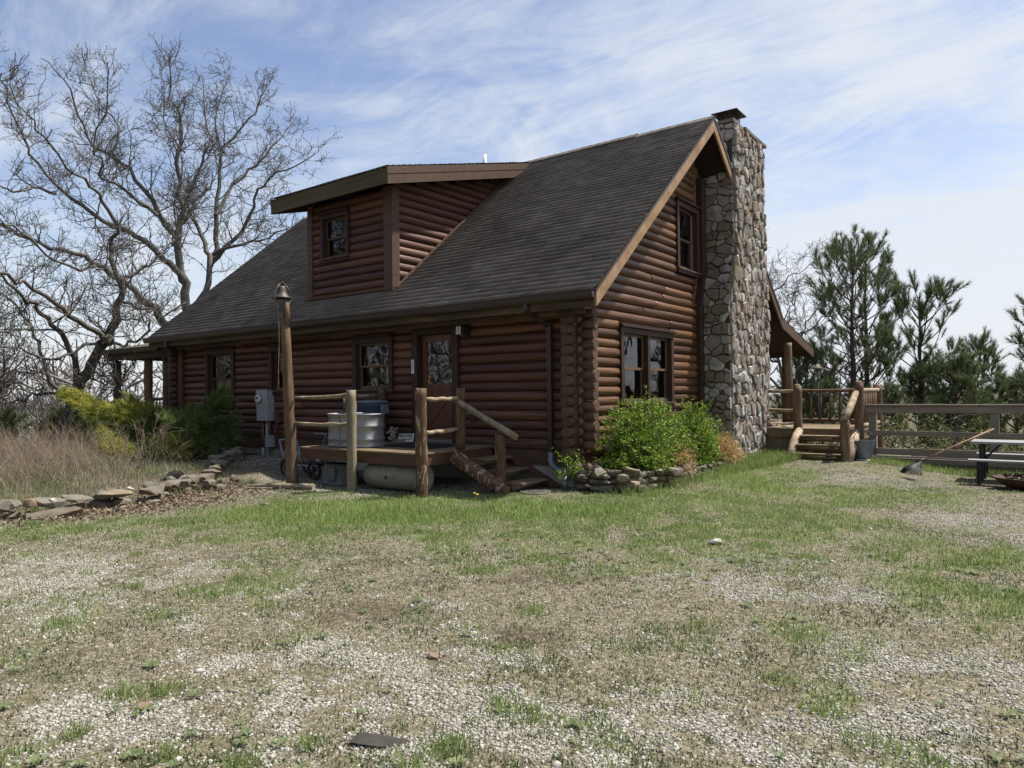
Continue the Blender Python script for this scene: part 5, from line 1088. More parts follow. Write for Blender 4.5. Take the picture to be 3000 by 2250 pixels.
def oak(name, limbs, label, group, seed, sub=1.0, base=None, mat='bark', twsz=.019, cat='tree'):
    R_ = np.random.RandomState(seed); tb = TB(); tips = []
    base = base or limbs[0][0][0]
    t = thing(name, base, label, cat, group)
    trunk = TB()
    for li, (P, r0, r1) in enumerate(limbs):
        P = smooth(P); k = len(P); P[1:-1] += R_.normal(0, .05, (k-2, 3)); s = np.linspace(0, 1, k); r = (r0+(r1-r0)*s**.7)*(.74 if name == 'oak_tree' else .86)
        (trunk if li == 0 else tb).tube(P, r, 9 if r0 > .12 else 7)
        ln = np.linalg.norm(np.diff(P, axis=0), axis=1).sum()
        nb = int(ln*4.2*sub)
        for j in range(nb):
            u = R_.uniform(.18 if li else .45, 1.0); i = min(int(u*(k-1)), k-2); p = P[i]; dd = P[i+1]-P[i]; dd /= np.linalg.norm(dd)+1e-9
            side = np.cross(dd, R_.normal(0, 1, 3)); side /= np.linalg.norm(side); d = dd*R_.uniform(.2, .8)+side+np.array([0, 0, .25])
            rb = min(r[i]*.5, .034)*R_.uniform(.5, 1); l = R_.uniform(.8, 1.85)*(1.15-u*.5)*(.6+.4*min(1, rb/.03))
            Q, de = walk(p, d, l, 7, .21, R_, .05); tb.tube(Q, np.linspace(rb, .008, 8), 5)
            for q in range(int(3+l*3)):
                v = R_.uniform(.25, 1); ii = min(int(v*7), 6); dq = Q[ii+1]-Q[ii]; sd = R_.normal(0, 1, 3); d2 = dq/np.linalg.norm(dq)*.7+sd*.7+np.array([0, 0, .25])
                l2 = R_.uniform(.3, .85); Q2, _ = walk(Q[ii+1], d2, l2, 5, .3, R_, .06); tb.tube(Q2, np.linspace(.011, .006, 6), 3); tips.append(Q2[-1])
                for w in range(3):
                    jj = R_.randint(1, 5); d3 = R_.normal(0, 1, 3)*.8+(Q2[jj+1]-Q2[jj])/np.linalg.norm(Q2[jj+1]-Q2[jj])*.8+np.array([0, 0, .3]); Q3, _ = walk(Q2[jj], d3, R_.uniform(.12, .35), 2, .3, R_); tb.tube(Q3, [.006, .005, .004], 3); tips.append(Q3[-1])
            tips.append(Q[-1])
        tips.append(P[-1])
    trunk.build('trunk', mat, t); tb.build('branches', mat, t)
    V, Fc = tips_mesh(tips, twsz, R_, 3); npmesh('buds', V, Fc, 'bud', t)
    return t
OAK_B[0][0].insert(0, [-19.35, -.45, -1.9]); OAK_A[0][0].insert(0, [-19.85, 4.2, -3.2])
oakA = oak('oak_tree', OAK_A, 'tall bare oak with spreading crown behind the left roof slope', 'bare oaks left of the cabin', 3)
oakB = oak('oak_tree', OAK_B, 'bare oak with dark leaning trunk just left of the porch roof', 'bare oaks left of the cabin', 5, sub=.75, mat='bark_b')
def copy_tree(o, parent=None):
    c = o.copy(); COL.objects.link(c)
    if parent: c.parent = parent
    for ch in [x for x in bpy.data.objects if x.parent == o]: copy_tree(ch, c)
    return c
# generic upright bare tree, generated
def bare_tree(x, y, z, h, seed, label, group, r=.09, spread=.5, sub=1.0, name='bare_tree', mat='bark_dark'):
    R_ = np.random.RandomState(seed); limbs = []
    P, d = walk((x, y, z), (R_.normal(0, .06), R_.normal(0, .06), 1), h, 7, .07, R_, .05); limbs.append(([list(p) for p in P], r, .015))
    for i in range(int(7*sub)+3):
        u = R_.uniform(.3, .92); p = P[0]+(P[-1]-P[0])*0; j = min(int(u*7), 6); p = P[j]+(P[j+1]-P[j])*(u*7-j)
        a = R_.uniform(0, 6.28); dd = (math.cos(a)*spread, math.sin(a)*spread, R_.uniform(.35, .9)); l = h*R_.uniform(.22, .45)*(1.1-u*.5)
        Q, _ = walk(p, dd, l, 5, .16, R_, .06); limbs.append(([list(q) for q in Q], r*(1-u)*.75+.012, .01))
    return oak(name, limbs, label, group, seed, sub=.55*sub, mat=mat, twsz=.018, base=(x, y, z))
bt1 = bare_tree(-2.1, 20.9, -4.0, 11.6, 41, 'bare thin tree showing right of the chimney', 'bare trees behind the cabin', .16, .55, 1.6, mat='bark_dark')
bt2 = bare_tree(-21.0, -2.2, -1.6, 5.2, 42, 'slim bare sapling far left behind the brush', 'bare saplings at the left', .06, .5)
bt3 = bare_tree(-24.5, -1.6, -2.4, 5.0, 43, 'slim bare sapling second from the left edge behind the brush', 'bare saplings at the left', .07, .5)
GR = 'bare saplings in the thicket at the left'
rs = random.Random(12)
# spots are world positions in the wood beyond the brush
LBS = ['thin bare sapling in the grey thicket, nearest of four behind the dry brush', 'thin bare sapling in the grey thicket just left of the leaning oak trunk', 'farthest thin bare sapling in the grey thicket beside the leaning oak trunk', 'thin bare sapling in the middle of the grey thicket at the left']
spots = [(-24, -1.0), (-26, 1.5), (-30, 3), (-29, -.5)]
for i, (x, y) in enumerate(spots):
    c = copy_tree((bt2, bt3)[i % 2]); z = G(x, y); c.location = (x, y, z); c.rotation_euler = (0, 0, rs.uniform(0, 6)); s = rs.uniform(.6, .95); c.scale = (s, s, s); tag(c, LBS[i], 'tree', GR)
# trees out of the picture that the panes reflect
for i, (x, y, s) in enumerate(((-15, -16, 1.0), (-21, -13, .9), (-10, -21, .95))):
    c = copy_tree(oakA); c.location = (x, y, -1.2); c.rotation_euler = (0, 0, 1.2+i*1.9); c.scale = (s*.8, s*.8, s*.8); tag(c, 'bare oak across the yard facing the cabin front, '+('middle of three', 'farthest left of three', 'farthest back of three')[i], 'tree', 'bare oaks across the yard')
c = copy_tree(oakA); c.location = (13.5, 27, -3.0); c.rotation_euler = (0, 0, 2.2); c.scale = (.8, .8, .8); tag(c, 'bare oak beyond the fence outside the right edge', 'tree', 'bare oaks beyond the fence')
# low dark limbs hanging under the porch roof seen against the sky belong to the second oak
# pines ---------------------------------------------------------
def tuft_template(R_, n=56, l=.20, w=.0065):
    V = []
    for i in range(n):
        s = R_.uniform(-.02, .26); a = R_.uniform(0, 6.28); t = R_.uniform(.25, .85); d = np.array([math.cos(a)*math.sin(t), math.sin(a)*math.sin(t), math.cos(t)])
        p = np.array([0, 0, s]); ll = l*R_.uniform(.6, 1.1); pr = np.cross(d, R_.normal(0, 1, 3)); pr /= np.linalg.norm(pr); V += [p-pr*w, p+pr*w, p+d*ll]
    return np.array(V)
def place_tufts(T, pos, dirs, scl, R_):
    dirs = np.array(dirs, float); dirs /= np.linalg.norm(dirs, axis=1)[:, None]; n = len(pos); a = np.cross(dirs, R_.normal(0, 1, (n, 3))); a /= np.linalg.norm(a, axis=1)[:, None]+1e-9; b = np.cross(dirs, a)
    s = np.array(scl)[:, None, None]; V = (np.array(pos)[:, None]+s*(a[:, None]*T[None, :, 0:1]+b[:, None]*T[None, :, 1:2]+dirs[:, None]*T[None, :, 2:3])).reshape(-1, 3)
    return V, np.arange(len(V)).reshape(-1, 3)
def pine(x, y, z, h, seed, label, group, wid=2.0, low=.12, dens=1.0, r=.13, bend=(0, 0), name='pine_tree'):
    R_ = np.random.RandomState(seed); t = thing(name, (x, y, z), label, 'tree', group); tr = TB(); tb = TB(); pos = []; dr_ = []; sc = []
    k = 12; P = np.array([[x+bend[0]*(i/k)**2+R_.normal(0, .02), y+bend[1]*(i/k)**2, z+h*i/k] for i in range(k+1)]); tr.tube(P, np.linspace(r, .018, k+1), 8)
    tr.build('trunk', 'bark_pine', t)
    nw = int(h*2.7*dens)
    for w in range(nw):
        u = low+(1-low)*(w+R_.uniform(0, .6))/nw
        if u > .985: continue
        f = u*k; i = min(int(f), k-1); p = P[i]+(P[i+1]-P[i])*(f-i); m = R_.randint(3, 5); a0 = R_.uniform(0, 6.28)
        for q in range(m):
            a = a0+q*6.28/m+R_.normal(0, .25); prof_ = (math.sin(min(1, (1-u)*1.7+.12)*1.57))*(.75+.25*math.sin(u*9)); l = wid*prof_*R_.uniform(.6, 1.15)+.15
            d = (math.cos(a), math.sin(a), R_.uniform(.15, .5)+u*.7); Q, de = walk(p, d, l, 6, .09, R_, .07); tb.tube(Q, np.linspace(max(.010, .034*l/wid+.006), .007, 7), 4)
            ns = int(2+l*2.8)
            for j in range(ns):
                v = R_.uniform(.42, 1)**.6; ii = min(int(v*6), 5); pp_ = Q[ii]+(Q[ii+1]-Q[ii])*(v*6-ii); dq = (Q[ii+1]-Q[ii])/np.linalg.norm(Q[ii+1]-Q[ii])
                sd = R_.normal(0, 1, 3); sd[2] = abs(sd[2])*.6; d2 = dq*.9+sd*.55; l2 = R_.uniform(.15, .5); Q2, d3 = walk(pp_, d2, l2, 3, .15, R_, .12); tb.tube(Q2, [.007, .006, .005, .004], 3)
                pos.append(Q2[-1]-d3*.10); dr_.append(d3); sc.append(R_.uniform(.9, 1.4))
                if R_.rand() < .5: pos.append(Q2[1]); dr_.append(d3+R_.normal(0, .3, 3)); sc.append(R_.uniform(.6, .9))
            pos.append(Q[-1]); dr_.append(de+np.array([0, 0, .3])); sc.append(1.1)
    for j in range(6): pos.append(P[-1]-np.array([0, 0, j*.14])); dr_.append(R_.normal(0, .12, 3)+np.array([0, 0, 1.])); sc.append(1.05)
    tb.build('branches', 'bark_pine', t); T = tuft_template(R_); V, Fc = place_tufts(T, pos, dr_, sc, R_); npmesh('needles', V, Fc, 'pine', t); return t
GP = 'pine trees behind the back deck'
pA = pine(.85, 17.1, G(.8, 17.1)-.1, 5.7-G(.8, 17.1), 2, 'tallest pine, left one of the pair behind the deck corner', GP, 2.8, .18, .75, .15)
pB = pine(.84, 19.55, G(.8, 19.6)-.1, 5.85-G(.8, 19.6), 3, 'second tall pine, right one of the pair behind the deck corner', GP, 3.2, .2, .78, .16)
pC = pine(2.6, 19.65, G(2.6, 19.6)-.1, 4.2-G(2.6, 19.6), 4, 'medium pine right of the tall pair', GP, 3.0, .15, .85, .12)
pD = pine(4.08, 25.8, G(4, 25.8)-.1, 2.7-G(4, 25.8), 6, 'small pointed pine standing alone above the fence', GP, 1.4, .3, 1.1, .08)
pE = pine(6.35, 18.6, G(6, 18.6)-.1, 3.6-G(6, 18.6), 7, 'pine cut off by the right edge of the picture', GP, 1.5, .3, .9, .09)
pG = pine(-.8, 17.3, G(-.8, 17.3)-.1, 2.2-G(-.8, 17.3), 8, 'short pine behind the bird feeder', GP, 1.1, .3, 1.0, .06)
rs = random.Random(3)
LBP = ['bushy young pine just left of the small pointed pine', 'low young pine behind the corner post of the board fence', 'young pine right of the small pointed pine, above the picnic table', 'young pine behind the fence between the medium pine and the small pointed pine', 'young pine seen through the back deck railing', 'lowest young pine at the right, under the cut off pine', 'young pine seen just right of the porch post', 'low young pine close behind the middle of the board fence']
for i, (x, y, top) in enumerate(((3.8, 18.1, 1.7), (2.2, 16.0, .9), (5.4, 22, 1.0), (3.3, 22.5, 1.4), (.1, 15.8, 1.0), (6.0, 24, .5), (-1.9, 19.5, .7), (3.4, 15.4, .3))):
    c = copy_tree((pG, pD)[i % 2]); s = (top-G(x, y)+.1)/((2.2-G(-.8, 17.3)) if i % 2 == 0 else (2.7-G(4, 25.8)+.1)); c.location = (x, y, G(x, y)-.1); c.rotation_euler = (0, 0, rs.uniform(0, 6)); wx = s*rs.uniform(1.05, 1.35)+.15; c.scale = (wx, wx, s)
    tag(c, LBP[i], 'tree', 'young pines massed behind the fence')
c = copy_tree(pA); c.location = (17.5, 24, -3); tag(c, 'pine beyond the fence outside the right edge', 'tree', 'pines beyond the fence')

# leafy shrubs ---------------------------------------------------
def leaves_on(pos, sz, R_, up=.35, asp=.55):
    n = len(pos); d = R_.normal(0, 1, (n, 3)); d[:, 2] += up; d /= np.linalg.norm(d, axis=1)[:, None]; a = np.cross(d, R_.normal(0, 1, (n, 3))); a /= np.linalg.norm(a, axis=1)[:, None]; b = np.cross(d, a)
    s = sz*R_.uniform(.6, 1.2, (n, 1)); V = np.stack([pos-a*s, pos+b*s*asp, pos+a*s, pos-b*s*asp], 1).reshape(-1, 3); return V, np.arange(4*n).reshape(-1, 4)
def shrub(c, rad, seed, label, group, mat='box', nst=200, lf=60, lsz=.022, cat='shrub', up=1.0, stem='bark_dark', wig=.14, name='shrub', droop=0.0, fromu=.35):
    R_ = np.random.RandomState(seed); t = thing(name, c, label, cat, group); tb = TB(); pos = []
    c = np.array(c, float); rad = np.array(rad, float)
    for i in range(nst):
        v = R_.normal(0, 1, 3); v[2] = abs(v[2])*up+.15; v /= np.linalg.norm(v); e = c+v*rad*R_.uniform(.6, 1.17)
        s = c+np.array([R_.normal(0, .12)*rad[0], R_.normal(0, .12)*rad[1], 0]); k = 6; Q = s+(e-s)*np.linspace(0, 1, k+1)[:, None]; Q[1:] += np.cumsum(R_.normal(0, .03*rad.max(), (k, 3)), 0)*.5; Q[:, 2] -= droop*np.linspace(0, 1, k+1)**2
        tb.tube(Q, np.linspace(.009, .003, k+1), 3)
        for j in range(5):
            u = R_.uniform(fromu, 1); f = u*k; ii = min(int(f), k-1); p = Q[ii]+(Q[ii+1]-Q[ii])*(f-ii); d = R_.normal(0, 1, 3); d[2] += .5; d /= np.linalg.norm(d); l = R_.uniform(.06, .22)
            m = max(2, lf//5); pos.append(p+d*l*np.linspace(0, 1, m)[:, None]+R_.normal(0, .018, (m, 3)))
    tb.build('stems', stem, t); pos = np.concatenate(pos); V, Fc = leaves_on(pos, lsz, R_); npmesh('leaves', V, Fc, mat, t); return t
GS = 'shrubs in the rock bed at the gable end'
zb = -.5
shrub((.68, .72, zb), (.62, .88, 1.32), 51, 'largest bright green leafy shrub nearest the cabin corner', GS, nst=420, lf=70)
shrub((.62, 1.9, zb), (.58, .95, 1.22), 52, 'bright green shrub right below the double window', GS, nst=340, lf=70)
shrub((.72, 3.0, zb), (.56, .8, 1.15), 53, 'green leafy shrub between the tan dry shrubs', GS, nst=300, lf=66)
shrub((.4, 4.35, zb), (.35, .6, .98), 54, 'small dark green shrub against the chimney side', GS, nst=150, lf=60)
shrub((.05, -.42, -.5), (.3, .28, .45), 55, 'sprig of green leaves poking out at the cabin corner', GS, nst=14, lf=40)
GT = 'tan dry shrubs in the rock bed'
shrub((.95, 1.75, -.45), (.38, .55, .75), 56, 'drooping dry tan shrub in front of the largest green shrub', GT, 'tanleaf', 130, 36, .014, stem='twig', droop=.25, fromu=.55)
shrub((.95, 4.0, -.45), (.42, .75, .58), 57, 'orange tan dry shrub left of the chimney base', GT, 'tanleaf', 200, 46, .014, stem='twig', droop=.15, fromu=.4)
shrub((1.0, .95, -.5), (.3, .5, .35), 58, 'low tan dry shrub hanging over the rock wall', GT, 'tanleaf', 90, 36, .014, stem='twig', droop=.3, fromu=.5)
# junipers: arching plumes of feathery sprays
def juniper(c, plumes, seed, label, group, mat='juniper', name='juniper', spray=.12, dens=1.0, w=.0065):
    R_ = np.random.RandomState(seed); t = thing(name, c, label, 'shrub', group); tb = TB(); A = []; B_ = []
    for (e, n, spread) in plumes:
        for i in range(int(n*dens)):
            en = np.array(e, float)+R_.normal(0, 1, 3)*np.array(spread); s = np.array(c, float)+R_.normal(0, .12, 3)*np.array([1, 1, .2]); k = 9; u = np.linspace(0, 1, k+1)[:, None]
            Q = s+(en-s)*u; Q[:, 2] += (np.sin(u[:, 0]*np.pi)*.18*np.linalg.norm(en-s)); Q[1:] += np.cumsum(R_.normal(0, .025, (k, 3)), 0); tb.tube(Q, np.linspace(.012, .003, k+1), 3)
            for j in range(46):
                v = R_.uniform(.2, 1)**.6; f = v*k; ii = min(int(f), k-1); p = Q[ii]+(Q[ii+1]-Q[ii])*(f-ii); d = (Q[ii+1]-Q[ii]); d /= np.linalg.norm(d)+1e-9; sd = R_.normal(0, 1, 3); d2 = d+sd*.55; d2 /= np.linalg.norm(d2); l = R_.uniform(.10, .26)
                m = 10; q_ = p+d2*l*np.linspace(0, 1, m)[:, None]; q_[:, 2] -= .03*np.linspace(0, 1, m)**2
                for s_ in (0, 1): A.append(q_); B_.append(q_+(d2*.7+R_.normal(0, .55, (m, 3)))*spray*R_.uniform(.4, 1, (m, 1)))
    tb.build('stems', 'bark_dark', t); A = np.concatenate(A); B_ = np.concatenate(B_); n = len(A); pr = R_.normal(0, 1, (n, 3)); pr /= np.linalg.norm(pr, axis=1)[:, None]
    V = np.stack([A-pr*w, A+pr*w, B_], 1).reshape(-1, 3); npmesh('sprays', V, np.arange(3*n).reshape(-1, 3), mat, t); return t
GJ = 'junipers at the left corner of the cabin'
juniper((-9.5, -1.7, -.5), [((-9.1, -.8, .86), 6, (.10, .06, .05)), ((-9.3, -.9, .66), 6, (.1, .06, .05)), ((-8.8, -.9, .36), 6, (.10, .08, .06)), ((-8.6, -1.1, .0), 7, (.10, .1, .06)), ((-10.1, -1.0, .60), 9, (.2, .12, .08)), ((-10.8, -1.15, .42), 8, (.2, .12, .08)), ((-9.1, -1.7, -.08), 12, (.2, .2, .12)), ((-8.7, -1.55, -.25), 9, (.15, .15, .1)), ((-9.6, -1.6, .2), 16, (.4, .2, .15)), ((-9.6, -2.0, -.2), 14, (.5, .2, .12))], 61, 'dark green juniper spreading in front of the tall cabin window', GJ, dens=1.15)
juniper((-12.1, -1.4, -.55), [((-12.9, -1.25, .80), 7, (.10, .08, .06)), ((-12.2, -1.2, .60), 6, (.12, .1, .08)), ((-13.6, -1.35, .46), 7, (.25, .1, .08))], 62, 'golden tipped juniper mound before the porch posts', GJ, 'juniper_y', dens=1.2)
juniper((-12.2, -1.2, -.6), [((-11.3, -1.1, .20), 14, (.3, .15, .12)), ((-12.4, -1.5, .0), 18, (.5, .2, .12)), ((-13.5, -1.3, .1), 14, (.5, .2, .12)), ((-12.5, -1.1, .38), 16, (.4, .15, .1)), ((-14.6, -1.0, .15), 16, (.5, .15, .12)), ((-15.2, -.9, .38), 8, (.3, .1, .1))], 66, 'dark green juniper under the golden mound', GJ, dens=1.2)
juniper((-14.6, -.8, -.75), [((-16.5, -1.3, 1.06), 10, (.16, .15, .05)), ((-15.9, -1.25, .80), 9, (.2, .15, .06)), ((-15.3, -1.05, .62), 8, (.25, .15, .06)), ((-14.6, -.9, .36), 8, (.3, .15, .07))], 63, 'tallest golden juniper plume leaning left in front of the oak trunk', GJ, 'juniper_y', dens=1.2)
juniper((-19.9, .3, G(-19.9, .3)), [((-20.2, .05, .30), 22, (.5, .4, .2)), ((-20.4, 0, -.3), 22, (.6, .5, .3)), ((-19.3, .4, -.1), 20, (.6, .5, .3)), ((-19, 0, -.9), 20, (.7, .4, .3))], 64, 'soft green young cedar behind the golden juniper', GJ, 'cedar_mid', name='young_cedar', spray=.13, w=.007)
juniper((-17.6, -2.8, -.8), [((-17.5, -2.8, .45), 22, (.25, .25, .2)), ((-17.5, -2.8, 0), 24, (.4, .3, .25))], 65, 'green cedar cut off by the left edge of the picture', GJ, 'cedar_mid', name='young_cedar', spray=.12, w=.006)
juniper((-9.25, -2.3, -.5), [((-9.2, -2.2, -.08), 10, (.12, .1, .05)), ((-8.9, -2.1, -.25), 6, (.12, .1, .05))], 67, 'low small golden green juniper tuft before the dark juniper', GJ, 'juniper_y')
juniper((-10.9, -2.5, -.5), [((-11.3, -2.5, -.12), 8, (.15, .1, .05)), ((-10.5, -2.6, -.25), 8, (.15, .1, .06))], 68, 'low golden green juniper tuft above the tan slab of the border', GJ, 'juniper_y')

# dry brush: a mass of arching stems nobody could count
R_ = np.random.RandomState(77); tb = TB()
def brush(cx, cy, n, hh_, lean, sp, r=.0035, sub=2):
    for i in range(n):
        x, y = cx+R_.normal(0, sp[0]), cy+R_.normal(0, sp[1]); z = G(x, y)-.02; d = np.array([lean[0]+R_.normal(0, .45), lean[1]+R_.normal(0, .45), 1.25]); h = hh_*R_.uniform(.5, 1.15); k = 8
        Q, de = walk((x, y, z), d, h, k, .08, R_, -.06); Q[:, 2] = np.maximum(Q[:, 2], z); rr = r*R_.uniform(.7, 1.3); tb.tube(Q, np.linspace(rr, rr*.4, k+1), 3)
        for j in range(sub):
            ii = R_.randint(3, 8); Q2, _ = walk(Q[ii], (Q[ii]-Q[ii-1])/np.linalg.norm(Q[ii]-Q[ii-1])+R_.normal(0, .4, 3), h*R_.uniform(.2, .45), 4, .12, R_, -.08); tb.tube(Q2, np.linspace(rr*.6, rr*.3, 5), 3)
V_ = Vector
for cx, cy in ((-9.4, -5.1), (-8.2, -5.4), (-7.2, -5.9), (-8.6, -4.3), (-7.4, -4.7), (-10.5, -4.6), (-10.2, -3.9), (-6.6, -5.4), (-10.9, -4.4), (-10.6, -5.6)):
    brush(cx, cy, 95, .95, (-.35, -.2), (.55, .45), .0032)
for cx, cy in ((-8.1, -3.3), (-7.6, -3.5)): brush(cx, cy, 22, 1.15, (.05, .0), (.25, .2), .0055)
brush(-7.4, -3.1, 26, .8, (.6, .1), (.25, .15)); brush(-9.4, -3.9, 40, .6, (.1, .1), (.4, .25))
for cx, cy in ((-13, -3.5), (-15, -3.2), (-12.5, -2.6), (-16.5, -2.2), (-18, -3.5), (-14.5, -2.3)): brush(cx, cy, 70, .75, (-.1, 0), (.9, .5), .004)
tag(tb.build('dry_brush', 'twig'), kind='stuff')
# grey thicket far left and under the pines (bare undergrowth)
tb = TB()
def thick(x0, x1, y0, y1, n, h, r=.008):
    for i in range(n):
        x, y = R_.uniform(x0, x1), R_.uniform(y0, y1); z = G(x, y)-.05; k = 6; hh2 = h*R_.uniform(.4, 1.2)
        Q, de = walk((x, y, z), (R_.normal(0, .3), R_.normal(0, .3), 1), hh2, k, .14, R_, .02); rr = r*R_.uniform(.6, 1.4); tb.tube(Q, np.linspace(rr, rr*.3, k+1), 3)
        for j in range(5):
            ii = R_.randint(1, 6); Q2, _ = walk(Q[ii], (R_.normal(0, .6), R_.normal(0, .6), .6), hh2*R_.uniform(.2, .45), 4, .2, R_); tb.tube(Q2, np.linspace(rr*.6, rr*.25, 5), 3)
thick(-34, -22, -4.5, 3, 300, 1.5, .008); thick(-60, -30, -8, 14, 360, 2.2, .014); thick(-30, -17, 4, 12, 140, 1.6, .009); thick(-4, 14, 14.5, 24, 900, 1.8, .010)
MT['thicket'] = pm('grey_thicket', [(.11, .095, .08), (.18, .158, .135), (.26, .23, .20)], (2, 2, 2), .9, isl=.8)
tag(tb.build('thicket', 'thicket'), kind='stuff')
# far-off bare woods on the hillsides, as one mass
tb = TB()
for i in range(5200):
    if i < 1500: x, y = R_.uniform(-120, -40), R_.uniform(-25, 60)
    else: x, y = R_.uniform(-900, 500), R_.uniform(40, 900)
    z = G(x, y); h = R_.uniform(6, 12); k = 3; r = h*.016
    if z+h > 2.5 and math.hypot(x-6, y+10) < 160: h = max(1.5, 2.2-z)
    Q, _ = walk((x, y, z-.5), (R_.normal(0, .07), 0, 1), h, k, .06, R_); tb.tube(Q, np.linspace(r, r*.3, k+1), 3)
    for j in range(9):
        ii = R_.randint(1, 4); Q2, _ = walk(Q[ii], (R_.normal(0, .7), R_.normal(0, .7), .7), h*R_.uniform(.2, .45), 2, .2, R_); tb.tube(Q2, [r*.6, r*.45, r*.2], 3)
MT['farwood'] = pm('far_bare_woods', [(.13, .12, .115), (.17, .16, .15), (.21, .20, .185), (.11, .125, .10)], (.01, .01, .01), .95, isl=.6)
tag(tb.build('distant_woods', 'farwood'), kind='stuff')
# the wood across the yard behind the viewpoint, which the front panes mirror
tb = TB()
for i in range(420):
    a = R_.uniform(math.pi*.95, math.pi*1.75); d = R_.uniform(24, 60); x, y = 6+d*math.cos(a)*1.1, -10+d*math.sin(a); z = G(x, y); h = R_.uniform(7, 14); Q, _ = walk((x, y, z-.3), (R_.normal(0, .08), R_.normal(0, .08), 1), h, 6, .06, R_); r = h*.014; tb.tube(Q, np.linspace(r, r*.2, 7), 4)
    for j in range(26):
        ii = R_.randint(1, 7); Q2, _ = walk(Q[ii], (R_.normal(0, .7), R_.normal(0, .7), .6), h*R_.uniform(.15, .38), 3, .2, R_); tb.tube(Q2, [r*.4, r*.3, r*.2, r*.1], 3)
tag(tb.build('woods_across_yard', 'thicket'), kind='stuff')
# undergrowth greens behind the fence
pos = []
for i in range(900):
    x, y = R_.uniform(-1, 12), R_.uniform(12.5, 19); z = G(x, y); pos.append(np.array([x, y, z+R_.uniform(.0, 1.2)])+R_.normal(0, .22, (26, 3)))
V, Fc = leaves_on(np.concatenate(pos), .035, R_); MT['under'] = leafm('spring_undergrowth', [(.10, .11, .045), (.17, .18, .07), (.25, .25, .11)], .7, .6, .3)
tag(npmesh('undergrowth', V, Fc, 'under'), kind='stuff')
# ------------------------------------------------------------ grass, gravel, litter
def blades(name, X, Y, h, w, mat, lean=.5, clump=None, flat=1.0):
    n = len(X); z = gh(X, Y); a = R_.uniform(0, 2*np.pi, n); t = np.abs(R_.normal(0, lean, n)); hh2 = h*R_.uniform(.5, 1.25, n); dx, dy = np.cos(a)*np.sin(t), np.sin(a)*np.sin(t); dz = np.cos(t)*flat
    px, py = -np.sin(a), np.cos(a); b = R_.uniform(0, 2*np.pi, n); px, py = np.cos(b), np.sin(b)
    B0 = np.stack([X-px*w, Y-py*w, z-.004], -1); B1 = np.stack([X+px*w, Y+py*w, z-.004], -1)
    M0 = np.stack([X+dx*hh2*.5, Y+dy*hh2*.5, z+dz*hh2*.62], -1); m = np.stack([px*w*.8, py*w*.8, 0*px], -1); Tp = np.stack([X+dx*hh2*1.15, Y+dy*hh2*1.15, z+dz*hh2*.95], -1)
    V = np.stack([B0, B1, M0+m, M0-m, Tp, Tp], 1)[:, :5].reshape(-1, 3); i = np.arange(n)*5
    F4 = np.stack([i, i+1, i+2, i+3], -1); F3 = np.stack([i+3, i+2, i+4, i+4], -1)
    V2 = np.stack([B0, B1, M0+m, M0-m, M0-m, M0+m, Tp], 1)
    Fa = np.concatenate([np.stack([i, i+1, i+2], -1), np.stack([i, i+2, i+3], -1), np.stack([i+3, i+2, i+4], -1)])
    return npmesh(name, V, Fa, mat)
def sample(n, fn, x0, x1, y0, y1):
    X, Y = R_.uniform(x0, x1, n), R_.uniform(y0, y1, n); k = R_.uniform(0, 1, n) < fn(X, Y); return X[k], Y[k]
def outside(X, Y):      # keep blades off the cabin, deck planks and stone beds
    return ~(((X > -12.9) & (X < .05) & (Y > -.05) & (Y < 9.2)) | ((X > -.1) & (X < 1.1) & (Y > -.35) & (Y < 8)) | ((X > -4.4) & (X < -1.75) & (Y > -2.0) & (Y < 0)))
def near(X, Y):       # finer where the photograph is closest
    d = np.hypot(X-6.19, Y+10.1); return d
def inview(X, Y):
    dx, dy = X-6.19, Y+10.1; f = -dx*.6+dy*.8; l = dx*.8+dy*.6; return (f > .6) & (np.abs(l) < f*.84+1.8)
def sampleV(n, fn, d0=1.3, d1=19):      # thinner with distance from the drive
    d = R_.uniform(d0, d1, n); n = int(n*1.22); d = R_.uniform(d0, d1, n); t = R_.uniform(-.95, .95, n)+math.atan2(.8, -.6); X = 6.19+d*np.cos(t); Y = -10.1+d*np.sin(t); k = R_.uniform(0, 1, n) < fn(X, Y); return X[k], Y[k]
def yard(X, Y): return outside(X, Y)*(X > -5.6)*(Y < 7.4)*inview(X, Y)
def fg(X, Y):
    g, v, b = masks(X, Y); cl2 = sstep(.4, .7, fbm(X, Y, 3.6, 77)); return g*(.35+.65*cl2)*yard(X, Y)
X, Y = sampleV(760000, fg, 3); print('grass', len(X)); tag(blades('grass', X, Y, .052, .0032, 'grass', .75), kind='stuff')
X, Y = sampleV(230000, lambda X, Y: sstep(.25, .8, blobs(X, Y, [(-1.2, -3.6, 2.2, 1.1), (.8, -2.2, 1.6, .8), (1.6, 2.5, .7, 2.6)])+.3*(fbm(X, Y, 2.2, 7)-.5))*yard(X, Y), 4); print('lush', len(X)); tag(blades('lush_grass', X, Y, .085, .0036, 'lush', .55), kind='stuff')
def fg2(X, Y):        # sparse short growth everywhere, in patches
    return (.20+.80*sstep(.42, .64, fbm(X, Y, 1.9, 91))*(.15+.85*sstep(.42, .62, fbm(X, Y, 9, 93))))*(1-.8*masks(X, Y)[1])*yard(X, Y)
X, Y = sampleV(700000, fg2); print('short', len(X)); tag(blades('short_grass', X, Y, .024, .0034, 'weed', 1.05), kind='stuff')
def fs(X, Y):
    g, v, b = masks(X, Y); return (.30+.5*b)*(1-.65*v)*(.25+.75*sstep(.35, .6, fbm(X, Y, 6, 55)))*yard(X, Y)
X, Y = sampleV(700000, fs); print('straw', len(X)); tag(blades('dead_grass', X, Y, .038, .0022, 'straw', 1.4, flat=.4), kind='stuff')
